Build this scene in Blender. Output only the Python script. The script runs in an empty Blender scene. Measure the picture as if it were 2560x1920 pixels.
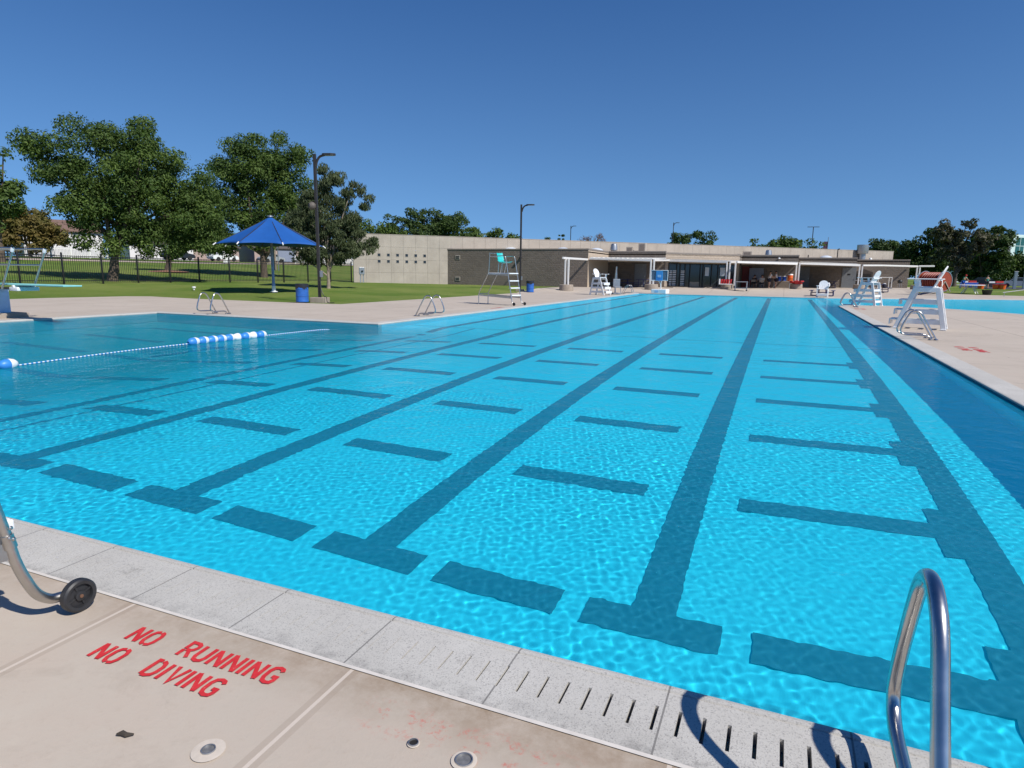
import bpy, bmesh, math, random
import numpy as np
from mathutils import Vector, Matrix, Quaternion
from mathutils.geometry import delaunay_2d_cdt

C = bpy.context.scene
COL = C.collection
R = math.radians
PI = math.pi
random.seed(7)
RNG = np.random.default_rng(11)

# ------------------------------------------------------------------ camera, sky, sun, exposure
cam = bpy.data.cameras.new('camera')
cam_o = bpy.data.objects.new('camera', cam)
COL.objects.link(cam_o)
C.camera = cam_o
cam.sensor_width = 36
cam.lens = 1594.09 / 2560 * 36
cam.clip_start, cam.clip_end = 0.05, 4000
_p, _r, _y = R(9.9133), R(0.7887), R(-22.6806)
_f = Vector((math.sin(_y) * math.cos(_p), math.cos(_y) * math.cos(_p), -math.sin(_p)))
_h = Vector((math.cos(_y), -math.sin(_y), 0))
_u = _h.cross(_f)
_r2 = _h * math.cos(_r) + _u * math.sin(_r)
_u2 = -_h * math.sin(_r) + _u * math.cos(_r)
_m = Matrix((_r2, _u2, -_f)).transposed().to_4x4()
_m.translation = (0, 0, 1.523)
cam_o.matrix_world = _m

SUN_EL, SUN_AZ = R(46.5), R(-19)          # azimuth measured from +X towards +Y
world = bpy.data.worlds.new('World')
C.world = world
world.use_nodes = True
wn = world.node_tree
sky = wn.nodes.new('ShaderNodeTexSky')
sky.sky_type = 'NISHITA'
sky.sun_disc = False
sky.sun_elevation = SUN_EL
sky.sun_rotation = R(109)
sky.altitude = 800
sky.air_density = 1.0
sky.dust_density = 0.35
sky.ozone_density = 3.5
_tc = wn.nodes.new('ShaderNodeTexCoord')
_mp = wn.nodes.new('ShaderNodeMapping')          # look a little above the dusty horizon band
_mp.inputs['Scale'].default_value = (1, 1, .80)
_mp.inputs['Location'].default_value = (0, 0, .17)
wn.links.new(_tc.outputs['Generated'], _mp.inputs[0])
_nm = wn.nodes.new('ShaderNodeVectorMath')
_nm.operation = 'NORMALIZE'
wn.links.new(_mp.outputs[0], _nm.inputs[0])
wn.links.new(_nm.outputs[0], sky.inputs[0])
_ti = wn.nodes.new('ShaderNodeMix')              # deep polarised blue of the photograph's sky
_ti.data_type = 'RGBA'
_ti.blend_type = 'MULTIPLY'
_ti.inputs[0].default_value = 1
_sz = wn.nodes.new('ShaderNodeSeparateXYZ')
wn.links.new(_tc.outputs['Generated'], _sz.inputs[0])
_mr = wn.nodes.new('ShaderNodeMapRange')
_mr.inputs[1].default_value, _mr.inputs[2].default_value = 0.0, .62
wn.links.new(_sz.outputs[2], _mr.inputs[0])
_tg = wn.nodes.new('ShaderNodeMix')
_tg.data_type = 'RGBA'
_tg.inputs[6].default_value = (.74, .97, 1.07, 1)
_tg.inputs[7].default_value = (.12, .41, .78, 1)
wn.links.new(_mr.outputs[0], _tg.inputs[0])
wn.links.new(_tg.outputs[2], _ti.inputs[7])
wn.links.new(sky.outputs[0], _ti.inputs[6])
wn.links.new(_ti.outputs[2], wn.nodes['Background'].inputs[0])
wn.nodes['Background'].inputs[1].default_value = 0.115
sun = bpy.data.lights.new('sun', 'SUN')
sun.energy = 4.6
sun.angle = R(0.5)
sun.color = (1.0, 0.955, 0.89)
sun.cycles.is_caustics_light = True
sun_o = bpy.data.objects.new('sun', sun)
COL.objects.link(sun_o)
_d = Vector((math.cos(SUN_EL) * math.cos(SUN_AZ), math.cos(SUN_EL) * math.sin(SUN_AZ), math.sin(SUN_EL)))
sun_o.rotation_euler = _d.to_track_quat('Z', 'Y').to_euler()
C.view_settings.view_transform = 'Standard'
C.view_settings.look = 'None'
C.view_settings.exposure = 0.16
C.view_settings.gamma = 1.0
C.cycles.use_denoising = True
C.cycles.max_bounces = 10
C.cycles.diffuse_bounces = 5
C.cycles.transmission_bounces = 10
C.cycles.glossy_bounces = 5
C.cycles.transparent_max_bounces = 8
C.cycles.caustics_refractive = True
C.cycles.caustics_reflective = False
C.cycles.sample_clamp_indirect = 6


# ------------------------------------------------------------------ small helpers
def sm(t):
    t = min(max(t, 0.0), 1.0)
    return t * t * (3 - 2 * t)


def zg(x, y):
    """height of the ground"""
    a = .3 * sm((y - x - 62.5) / 7) if y > 40 else 0
    if x > 12:
        a = max(a, .3 * sm((y - 60) / 10))
    b = 0
    if x < -18.4:
        b = .45 * sm(max((-33.3 - x) / 9, min(max(y - 24, 0) / 6, 1) * (-18.4 - x) / 22))
    if x < -41:
        b = .45 + .055 * min(-41 - x, 40)
    return max(a, b)


def tag(o, label=None, cat=None, group=None, kind=None):
    if label: o['label'] = label
    if cat: o['category'] = cat
    if group: o['group'] = group
    if kind: o['kind'] = kind
    return o


def empty(name, loc, rz=0, label=None, cat=None, group=None):
    o = bpy.data.objects.new(name, None)
    o.empty_display_size = .2
    COL.objects.link(o)
    o.location = loc
    o.rotation_euler = (0, 0, rz)
    return tag(o, label, cat, group)


def copy_tree(o, parent=None):
    c = o.copy()
    COL.objects.link(c)
    if parent: c.parent = parent
    for ch in list(o.children):
        copy_tree(ch, c)
    return c


def copy_thing(o, loc, rz, label=None, scale=None):
    c = copy_tree(o)
    c.location = loc
    c.rotation_euler = (0, 0, rz)
    if scale: c.scale = scale
    if label: c['label'] = label
    return c


class MB:
    """collects shapes, builds ONE mesh object"""
    def __init__(s):
        s.v, s.f, s.sm = [], [], []

    def add(s, vs, fs, smooth=False):
        n = len(s.v)
        s.v += [tuple(v) for v in vs]
        s.f += [tuple(i + n for i in f) for f in fs]
        s.sm += [smooth] * len(fs)
        return s

    def box(s, lo, hi, bev=0.0, M=None):
        x0, y0, z0 = lo
        x1, y1, z1 = hi
        if bev <= 0:
            vs = [(x0, y0, z0), (x1, y0, z0), (x1, y1, z0), (x0, y1, z0), (x0, y0, z1), (x1, y0, z1), (x1, y1, z1), (x0, y1, z1)]
            fs = [(0, 3, 2, 1), (4, 5, 6, 7), (0, 1, 5, 4), (1, 2, 6, 5), (2, 3, 7, 6), (3, 0, 4, 7)]
        else:
            b = min(bev, (x1 - x0) * .45, (y1 - y0) * .45, (z1 - z0) * .45)
            bm = bmesh.new()
            bmesh.ops.create_cube(bm, size=1)
            for v in bm.verts:
                v.co = ((x0 + x1) / 2 + v.co.x * (x1 - x0), (y0 + y1) / 2 + v.co.y * (y1 - y0), (z0 + z1) / 2 + v.co.z * (z1 - z0))
            bmesh.ops.bevel(bm, geom=bm.edges[:], offset=b, segments=2, affect='EDGES', profile=.5)
            bm.verts.index_update()
            vs = [tuple(v.co) for v in bm.verts]
            fs = [tuple(v.index for v in f.verts) for f in bm.faces]
            bm.free()
        if M is not None:
            vs = [tuple(M @ Vector(v)) for v in vs]
        return s.add(vs, fs)

    def beam(s, a, b, w, h, bev=0.0, up=(0, 0, 1)):
        """a bar from a to b, width w (sideways), height h (along up)"""
        a, b = Vector(a), Vector(b)
        d = b - a
        L = d.length
        d.normalize()
        up = Vector(up)
        if abs(d.dot(up)) > .98: up = Vector((1, 0, 0))
        sd = d.cross(up).normalized()
        u = sd.cross(d)
        M = Matrix((d, sd, u)).transposed().to_4x4()
        M.translation = a
        return s.box((0, -w / 2, -h / 2), (L, w / 2, h / 2), bev, M)

    def tube(s, pts, r, n=10, cap=True):
        pts = [Vector(p) for p in pts]
        k = len(pts)
        rr = r if isinstance(r, (list, tuple)) else [r] * k
        vs = []
        t0 = (pts[1] - pts[0]).normalized()
        a = t0.orthogonal().normalized()
        prev = t0
        for i, p in enumerate(pts):
            if i == 0: t = t0
            elif i == k - 1: t = (pts[i] - pts[i - 1]).normalized()
            else: t = ((pts[i] - pts[i - 1]).normalized() + (pts[i + 1] - pts[i]).normalized()).normalized()
            q = prev.rotation_difference(t)
            a = (q @ a)
            a = (a - t * a.dot(t)).normalized()
            prev = t
            b = t.cross(a)
            for j in range(n):
                th = 2 * PI * j / n
                vs.append(p + (a * math.cos(th) + b * math.sin(th)) * rr[i])
        fs = []
        for i in range(k - 1):
            for j in range(n):
                fs.append((i * n + j, i * n + (j + 1) % n, (i + 1) * n + (j + 1) % n, (i + 1) * n + j))
        s.add(vs, fs, True)
        if cap:
            s.add(vs[:n], [tuple(range(n - 1, -1, -1))])
            s.add(vs[-n:], [tuple(range(n))])
        return s

    def lathe(s, prof, n=24, M=None, smooth=True):
        """profile of (radius, z)"""
        vs, fs = [], []
        for (r, z) in prof:
            for j in range(n):
                th = 2 * PI * j / n
                vs.append(Vector((r * math.cos(th), r * math.sin(th), z)))
        for i in range(len(prof) - 1):
            for j in range(n):
                fs.append((i * n + j, i * n + (j + 1) % n, (i + 1) * n + (j + 1) % n, (i + 1) * n + j))
        if M is not None: vs = [M @ v for v in vs]
        return s.add(vs, fs, smooth)

    def disc(s, c, r, n=24, M=None):
        vs = [Vector((c[0] + r * math.cos(2 * PI * j / n), c[1] + r * math.sin(2 * PI * j / n), c[2])) for j in range(n)]
        if M is not None: vs = [M @ v for v in vs]
        return s.add(vs, [tuple(range(n))])

    def prism(s, poly, z0, z1, M=None):
        """polygon in xy extruded in z"""
        n = len(poly)
        vs = [Vector((x, y, z0)) for x, y in poly] + [Vector((x, y, z1)) for x, y in poly]
        fs = [tuple(range(n - 1, -1, -1)), tuple(range(n, 2 * n))]
        for i in range(n):
            j = (i + 1) % n
            fs.append((i, j, n + j, n + i))
        if M is not None: vs = [M @ v for v in vs]
        return s.add(vs, fs)

    def quad(s, a, b, c, d):
        return s.add([a, b, c, d], [(0, 1, 2, 3)])

    def build(s, name, mat, parent=None, ang=40, **kw):
        me = bpy.data.meshes.new(name)
        me.from_pydata(s.v, [], s.f)
        me.materials.append(mat)
        if any(s.sm):
            me.polygons.foreach_set('use_smooth', [True] * len(me.polygons))
            bm = bmesh.new()
            bm.from_mesh(me)
            bmesh.ops.remove_doubles(bm, verts=bm.verts, dist=1e-5)
            bm.to_mesh(me)
            bm.free()
            me.set_sharp_from_angle(angle=R(ang))
        me.update()
        o = bpy.data.objects.new(name, me)
        COL.objects.link(o)
        if parent: o.parent = parent
        return tag(o, **kw)


def MX(axis):
    """matrix turning +Z to the axis"""
    return Vector((0, 0, 1)).rotation_difference(Vector(axis)).to_matrix().to_4x4()


def TM(loc, axis=(0, 0, 1), rz=0):
    return Matrix.Translation(loc) @ Matrix.Rotation(rz, 4, 'Z') @ MX(axis)


def arc(c, r, a0, a1, n, plane):
    """points on an arc, plane(u, v) -> 3d"""
    return [plane(c[0] + r * math.cos(a0 + (a1 - a0) * i / n), c[1] + r * math.sin(a0 + (a1 - a0) * i / n)) for i in range(n + 1)]


def smooth_path(pts, n=6):
    """Catmull-Rom through the points"""
    P = [Vector(p) for p in pts]
    P = [P[0] * 2 - P[1]] + P + [P[-1] * 2 - P[-2]]
    out = []
    for i in range(1, len(P) - 2):
        p0, p1, p2, p3 = P[i - 1:i + 3]
        for j in range(n):
            t = j / n
            out.append(.5 * ((2 * p1) + (p2 - p0) * t + (2 * p0 - 5 * p1 + 4 * p2 - p3) * t * t + (3 * p1 - p0 - 3 * p2 + p3) * t ** 3))
    out.append(P[-2])
    return out


# ------------------------------------------------------------------ materials
def nodes(name):
    m = bpy.data.materials.new(name)
    m.use_nodes = True
    nt = m.node_tree
    return m, nt, nt.nodes['Principled BSDF']


def N(nt, t, **kw):
    n = nt.nodes.new('ShaderNode' + t)
    for k, v in kw.items():
        if k.startswith('i_'): n.inputs[int(k[2:])].default_value = v
        else: setattr(n, k, v)
    return n


def mix(nt, fac, a, b, blend='MIX'):
    n = nt.nodes.new('ShaderNodeMix')
    n.data_type = 'RGBA'
    n.blend_type = blend
    for idx, v in ((0, fac), (6, a), (7, b)):
        if hasattr(v, 'is_linked'): nt.links.new(v, n.inputs[idx])
        elif idx == 0: n.inputs[0].default_value = v
        else: n.inputs[idx].default_value = (*v[:3], 1)
    return n.outputs[2]


def mathn(nt, op, a, b=None, clamp=False):
    n = nt.nodes.new('ShaderNodeMath')
    n.operation = op
    n.use_clamp = clamp
    for i, v in enumerate((a, b)):
        if v is None: continue
        if hasattr(v, 'is_linked'): nt.links.new(v, n.inputs[i])
        else: n.inputs[i].default_value = v
    return n.outputs[0]


def noise(nt, scale, detail=4, rough=.6, coord=None, dist=0):
    n = nt.nodes.new('ShaderNodeTexNoise')
    n.inputs['Scale'].default_value = scale
    n.inputs['Detail'].default_value = detail
    n.inputs['Roughness'].default_value = rough
    n.inputs['Distortion'].default_value = dist
    if coord is not None: nt.links.new(coord, n.inputs['Vector'])
    return n.outputs['Fac']


def ramp(nt, x, lo, hi):
    n = nt.nodes.new('ShaderNodeMapRange')
    nt.links.new(x, n.inputs[0])
    n.inputs[1].default_value, n.inputs[2].default_value = lo, hi
    n.clamp = True
    return n.outputs[0]


def objc(nt):
    return nt.nodes.new('ShaderNodeTexCoord').outputs['Object']


def geo(nt):
    return nt.nodes.new('ShaderNodeNewGeometry').outputs['Position']


def bump(nt, h, strength, dist=.01):
    b = nt.nodes.new('ShaderNodeBump')
    b.inputs['Strength'].default_value = strength
    b.inputs['Distance'].default_value = dist
    nt.links.new(h, b.inputs['Height'])
    return b.outputs[0]


def simple(name, col, rough=.5, metal=0, var=.12, vs=6.0, bmp=0, bs=40, spec=None):
    m, nt, b = nodes(name)
    c = objc(nt)
    dk = tuple(x * (1 - var) for x in col)
    lt = tuple(min(1, x * (1 + var)) for x in col)
    f = noise(nt, vs, 5, .65, c)
    nt.links.new(mix(nt, ramp(nt, f, .3, .7), dk, lt), b.inputs['Base Color'])
    b.inputs['Metallic'].default_value = metal
    nt.links.new(mathn(nt, 'ADD', mathn(nt, 'MULTIPLY', f, .15), rough - .07), b.inputs['Roughness'])
    if bmp: nt.links.new(bump(nt, noise(nt, bs, 4, .6, c), bmp), b.inputs['Normal'])
    if spec is not None: b.inputs['Specular IOR Level'].default_value = spec
    return m


M = {}
M['steel'] = simple('stainless_steel', (.56, .54, .51), .24, 1, .12, 9)
M['alu'] = simple('aluminium_tube', (.50, .485, .46), .34, 1, .12, 9)
M['rubber'] = simple('black_rubber', (.022, .022, .024), .5, 0, .25, 20)
M['white_plastic'] = simple('white_plastic', (.80, .80, .79), .42, 0, .05, 8)
M['grey_plastic'] = simple('grey_plastic', (.20, .22, .25), .5)
M['teal_plastic'] = simple('teal_plastic', (.03, .50, .48), .35)
M['board_teal'] = simple('diving_board_teal', (.26, .62, .58), .5)
M['stand_blue'] = simple('pale_blue_paint', (.42, .60, .80), .45)
M['dark_bronze'] = simple('dark_bronze_paint', (.030, .026, .024), .45)
M['black_iron'] = simple('black_iron', (.012, .012, .013), .5)
M['blue_fabric'] = simple('blue_canopy_fabric', (.002, .078, .31), .75, 0, .08, 2)
M['blue_paint'] = simple('blue_drum_paint', (.025, .12, .42), .42, 0, .2, 5)
M['bag'] = simple('black_bin_bag', (.02, .02, .025), .3, bmp=.6, bs=14)
M['navy'] = simple('navy_coating', (.010, .016, .10), .4)
M['blue_bright'] = simple('blue_cooler', (.01, .08, .42), .4)
M['orange'] = simple('orange_plastic', (.75, .13, .02), .4)
M['red'] = simple('red_plastic', (.42, .018, .02), .4)
M['reel_red'] = simple('orange_red_floats', (.27, .04, .02), .5, 0, .35, 14)
M['white_steel'] = simple('white_painted_steel', (.74, .72, .68), .4, 0, .06)
M['galv'] = simple('galvanised_metal', (.42, .43, .44), .4, .8, .1)
M['white_metal'] = simple('white_cap_metal', (.8, .8, .78), .4)
M['dome'] = simple('skylight_dome', (.60, .64, .68), .3)
M['unit'] = simple('tan_roof_unit', (.42, .37, .31), .6)
M['dark'] = simple('dark_opening', (.012, .011, .010), .8)
M['grey_door'] = simple('grey_door_paint', (.17, .18, .19), .5)
M['red_door'] = simple('red_door_paint', (.22, .02, .02), .5)
M['cloth_blue'] = simple('blue_cloth', (.02, .10, .55), .9)
M['cloth_green'] = simple('green_cloth', (.01, .26, .19), .9)
M['cloth_white'] = simple('white_cloth', (.66, .66, .67), .9)
M['cloth_dark'] = simple('dark_cloth', (.02, .02, .035), .9)
M['cloth_red'] = simple('red_cloth', (.45, .03, .03), .9)
M['skin'] = simple('skin', (.52, .29, .19), .55, 0, .06)
M['hair'] = simple('dark_hair', (.025, .017, .012), .6)
M['bark'] = simple('bark', (.10, .075, .055), .9, 0, .35, 7, .8, 9)
M['bark_pale'] = simple('pale_bark', (.26, .21, .16), .9, 0, .35, 6, .8, 9)
M['asphalt'] = simple('asphalt', (.055, .055, .055), .9, 0, .2, 3)
M['gravel'] = simple('pale_path', (.44, .36, .28), .95, 0, .15, 3)
M['house_white'] = simple('white_siding', (.72, .70, .66), .7, 0, .04)
M['house_tan'] = simple('tan_siding', (.40, .30, .25), .7)
M['house_grey'] = simple('grey_blue_door', (.22, .25, .32), .6)
M['roof'] = simple('brown_shingles', (.10, .085, .075), .9, 0, .3, 5)
M['roof_red'] = simple('red_brown_shingles', (.17, .105, .08), .9, 0, .3, 5)
M['vinyl'] = simple('white_vinyl', (.78, .77, .75), .5, 0, .03)
M['glass_dark'] = simple('dark_glass', (.02, .025, .03), .08)
M['glass_green'] = simple('green_glass', (.02, .10, .085), .08)
M['pale_green'] = simple('pale_green_cladding', (.62, .76, .74), .5)
M['car_dark'] = simple('dark_car_paint', (.02, .022, .027), .25)
M['car_silver'] = simple('silver_car_paint', (.40, .41, .42), .3, .3)
M['car_white'] = simple('white_car_paint', (.75, .75, .75), .3)
M['tyre'] = simple('tyre_rubber', (.02, .02, .02), .8)
M['stucco'] = simple('beige_stucco', (.47, .38, .285), .9, 0, .07, 1.3, .3, 50)
M['soffit'] = simple('dark_brown_wall', (.060, .050, .044), .9, 0, .15)
M['pot'] = simple('footing_concrete', (.33, .275, .22), .9, 0, .15, 4, .3, 40)
M['cork'] = simple('chair_feet', (.70, .70, .68), .6)
M['mulch'] = simple('bark_mulch', (.26, .13, .08), .95, 0, .3, 6)


def mat_concrete_panels():
    m, nt, b = nodes('precast_concrete_panels')
    c = objc(nt)
    f1 = noise(nt, .7, 5, .65, c)
    f2 = noise(nt, 9, 6, .7, c)
    base = mix(nt, ramp(nt, f1, .3, .72), (.355, .312, .262), (.465, .412, .348))
    base = mix(nt, ramp(nt, f2, .62, .85), base, (.26, .225, .19))
    # run-off streaks, longer than wide
    mp = N(nt, 'Mapping')
    nt.links.new(c, mp.inputs[0])
    mp.inputs['Scale'].default_value = (1.6, 1.6, .18)
    st = noise(nt, 1.4, 4, .7, mp.outputs[0])
    base = mix(nt, mathn(nt, 'MULTIPLY', ramp(nt, st, .58, .78), .45), base, (.22, .19, .165))
    nt.links.new(base, b.inputs['Base Color'])
    b.inputs['Roughness'].default_value = .9
    nt.links.new(bump(nt, f2, .25), b.inputs['Normal'])
    return m


def mat_block(name, c0, c1, scale=1.0):
    """split face block: courses .2 m, stretchers .4 m; object x runs along the wall, z up"""
    m, nt, b = nodes(name)
    c = objc(nt)
    sx = N(nt, 'SeparateXYZ')
    nt.links.new(c, sx.inputs[0])
    cb = N(nt, 'CombineXYZ')
    nt.links.new(mathn(nt, 'ADD', sx.outputs[0], sx.outputs[1]), cb.inputs[0])
    nt.links.new(sx.outputs[2], cb.inputs[1])
    br = N(nt, 'TexBrick')
    nt.links.new(cb.outputs[0], br.inputs['Vector'])
    br.inputs['Scale'].default_value = 1
    br.inputs['Brick Width'].default_value = .4
    br.inputs['Row Height'].default_value = .2
    br.inputs['Mortar Size'].default_value = .011
    br.inputs['Mortar Smooth'].default_value = .3
    br.inputs['Color1'].default_value = (*c0, 1)
    br.inputs['Color2'].default_value = (*c1, 1)
    br.inputs['Mortar'].default_value = (*[x * .8 for x in c0], 1)
    f = noise(nt, 12, 6, .7, c)
    big = noise(nt, .5, 4, .6, c)
    col = mix(nt, mathn(nt, 'MULTIPLY', ramp(nt, f, .3, .75), .5), br.outputs['Color'], tuple(x * .6 for x in c0))
    col = mix(nt, mathn(nt, 'MULTIPLY', ramp(nt, big, .4, .7), .35), col, tuple(x * 1.15 for x in c1))
    nt.links.new(col, b.inputs['Base Color'])
    b.inputs['Roughness'].default_value = .95
    h = mathn(nt, 'SUBTRACT', mathn(nt, 'MULTIPLY', noise(nt, 7, 6, .75, c), 1.6), mathn(nt, 'MULTIPLY', br.outputs['Fac'], .5))
    nt.links.new(bump(nt, h, .7, .05), b.inputs['Normal'])
    return m


def mat_deck():
    m, nt, b = nodes('pool_deck_concrete')
    p = geo(nt)
    sx = N(nt, 'SeparateXYZ')
    nt.links.new(p, sx.inputs[0])
    X, Y = sx.outputs[0], sx.outputs[1]
    f1 = noise(nt, .35, 5, .65, p)
    f2 = noise(nt, 3.2, 6, .7, p)
    f3 = noise(nt, 120, 4, .8, p)
    f4 = noise(nt, 26, 5, .75, p)
    col = mix(nt, ramp(nt, f1, .3, .7), (.400, .342, .276), (.505, .44, .362))
    col = mix(nt, ramp(nt, f2, .35, .75), col, (.48, .40, .325))
    col = mix(nt, mathn(nt, 'MULTIPLY', ramp(nt, f4, .55, .8), .25), col, (.33, .25, .18))
    col = mix(nt, mathn(nt, 'MULTIPLY', ramp(nt, f3, .62, .72), .45), col, (.27, .21, .16))
    # hairline cracks
    vo = N(nt, 'TexVoronoi', feature='DISTANCE_TO_EDGE')
    vo.inputs['Scale'].default_value = .42
    wv = N(nt, 'VectorMath', operation='ADD')
    nz = nt.nodes.new('ShaderNodeTexNoise')
    nz.inputs['Scale'].default_value = 2.2
    nz.inputs['Detail'].default_value = 6
    nt.links.new(p, nz.inputs['Vector'])
    nt.links.new(p, wv.inputs[0])
    nt.links.new(nz.outputs['Color'], wv.inputs[1])
    nt.links.new(wv.outputs[0], vo.inputs['Vector'])
    ck = mathn(nt, 'MULTIPLY', ramp(nt, vo.outputs['Distance'], .006, .0015), ramp(nt, noise(nt, .6, 3, .6, p), .5, .6))
    col = mix(nt, mathn(nt, 'MULTIPLY', ck, .6), col, (.16, .125, .095))
    # old spills and scuffs
    sp2 = mathn(nt, 'MULTIPLY', ramp(nt, noise(nt, 1.1, 6, .72, p, .8), .55, .63), ramp(nt, noise(nt, 8, 5, .75, p), .3, .7))
    col = mix(nt, mathn(nt, 'MULTIPLY', sp2, .30), col, (.27, .215, .165))
    # brown grime where the deck meets the near coping (y 1.70 .. 1.84)
    gr = mathn(nt, 'MULTIPLY', ramp(nt, Y, 1.58, 1.82), mathn(nt, 'LESS_THAN', Y, 1.86))
    gr = mathn(nt, 'MULTIPLY', gr, ramp(nt, noise(nt, 5, 6, .75, p), .3, .62))
    gr = mathn(nt, 'MULTIPLY', gr, ramp(nt, X, -6, -.9))
    col = mix(nt, mathn(nt, 'MULTIPLY', gr, .8), col, (.25, .175, .11))
    # faded, worn away red paint to the right of the lettering
    bx = mathn(nt, 'MULTIPLY', mathn(nt, 'MULTIPLY', ramp(nt, X, -1.28, -1.15), ramp(nt, X, -.42, -.56)),
               mathn(nt, 'MULTIPLY', ramp(nt, Y, 1.55, 1.62), ramp(nt, Y, 1.77, 1.70)))
    wr = ramp(nt, noise(nt, 34, 6, .85, p), .50, .62)
    bl = ramp(nt, noise(nt, 13, 2, .5, p), .46, .54)
    col = mix(nt, mathn(nt, 'MULTIPLY', mathn(nt, 'MULTIPLY', bx, wr), mathn(nt, 'MULTIPLY', bl, .75)), col, (.52, .13, .10))
    # joints: tooled groove with a pale sealant line, every 1.21 m
    for axis, off, y0, y1 in ((X, 2.63, -50, 1.84), (Y, 0.0, None, None)):
        if y0 is None:
            u = mathn(nt, 'PINGPONG', mathn(nt, 'ADD', Y, 100 - 2.3), 1.8)
            region = mathn(nt, 'GREATER_THAN', Y, 3.0)
        else:
            u = mathn(nt, 'PINGPONG', mathn(nt, 'ADD', X, off + 121.0), .605)
            region = mathn(nt, 'LESS_THAN', Y, y1)
        g = mathn(nt, 'MULTIPLY', mathn(nt, 'LESS_THAN', u, .034), region)
        l = mathn(nt, 'MULTIPLY', mathn(nt, 'LESS_THAN', u, .0075), region)
        col = mix(nt, mathn(nt, 'MULTIPLY', g, .32), col, (.30, .235, .18))
        col = mix(nt, mathn(nt, 'MULTIPLY', l, .8 if y0 else .35), col, (.60, .52, .44))
    # far slabs: joints across and along
    u = mathn(nt, 'PINGPONG', mathn(nt, 'ADD', X, 200.9), 1.5)
    g = mathn(nt, 'MULTIPLY', mathn(nt, 'LESS_THAN', u, .024), mathn(nt, 'GREATER_THAN', Y, 2.7))
    col = mix(nt, mathn(nt, 'MULTIPLY', g, .55), col, (.22, .17, .13))
    nt.links.new(col, b.inputs['Base Color'])
    b.inputs['Roughness'].default_value = .85
    h = mathn(nt, 'ADD', mathn(nt, 'MULTIPLY', f3, .4), f4)
    nt.links.new(bump(nt, h, .35, .004), b.inputs['Normal'])
    return m


def mat_coping():
    m, nt, b = nodes('exposed_aggregate_coping')
    p = geo(nt)
    f1 = noise(nt, 1.2, 5, .7, p)
    f2 = noise(nt, 150, 3, .85, p)
    f3 = noise(nt, 45, 5, .85, p)
    col = mix(nt, ramp(nt, f1, .3, .7), (.44, .42, .38), (.55, .53, .485))
    col = mix(nt, mathn(nt, 'MULTIPLY', ramp(nt, f2, .54, .65), .78), col, (.17, .16, .15))
    col = mix(nt, mathn(nt, 'MULTIPLY', ramp(nt, f3, .62, .75), .5), col, (.27, .255, .24))
    col = mix(nt, mathn(nt, 'MULTIPLY', ramp(nt, noise(nt, 5, 5, .75, p), .63, .70), .55), col, (.19, .18, .165))
    sx = N(nt, 'SeparateXYZ')
    nt.links.new(p, sx.inputs[0])
    u = mathn(nt, 'PINGPONG', mathn(nt, 'ADD', sx.outputs[0], .87 + 60.0), .3)
    g = mathn(nt, 'MULTIPLY', mathn(nt, 'LESS_THAN', u, .0035), mathn(nt, 'LESS_THAN', sx.outputs[1], 2.4))
    col = mix(nt, mathn(nt, 'MULTIPLY', g, .7), col, (.10, .095, .09))
    # dirty back edge along the deck joint
    gr = mathn(nt, 'MULTIPLY', ramp(nt, sx.outputs[1], 1.93, 1.85), ramp(nt, noise(nt, 9, 5, .8, p), .45, .62))
    col = mix(nt, mathn(nt, 'MULTIPLY', gr, .55), col, (.16, .15, .14))
    nt.links.new(col, b.inputs['Base Color'])
    b.inputs['Roughness'].default_value = .85
    nt.links.new(bump(nt, f2, .5, .004), b.inputs['Normal'])
    return m


def mat_pool():
    """painted plaster: aqua, laid in a deeper blue-green in the diving well"""
    m, nt, b = nodes('aqua_pool_plaster')
    p = geo(nt)
    sx = N(nt, 'SeparateXYZ')
    nt.links.new(p, sx.inputs[0])
    f1 = noise(nt, .5, 4, .6, p)
    f2 = noise(nt, 14, 5, .7, p)
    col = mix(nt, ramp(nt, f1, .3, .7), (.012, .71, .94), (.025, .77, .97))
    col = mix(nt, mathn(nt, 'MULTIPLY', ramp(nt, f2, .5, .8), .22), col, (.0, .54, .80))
    # light absorbed by deep water, painted onto the well's walls as on its floor
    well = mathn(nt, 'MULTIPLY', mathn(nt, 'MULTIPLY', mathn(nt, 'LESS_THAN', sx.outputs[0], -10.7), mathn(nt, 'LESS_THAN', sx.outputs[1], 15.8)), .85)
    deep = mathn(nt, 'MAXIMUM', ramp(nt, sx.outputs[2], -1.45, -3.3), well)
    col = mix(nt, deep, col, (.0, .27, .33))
    nt.links.new(col, b.inputs['Base Color'])
    b.inputs['Roughness'].default_value = .7
    return m


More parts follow.
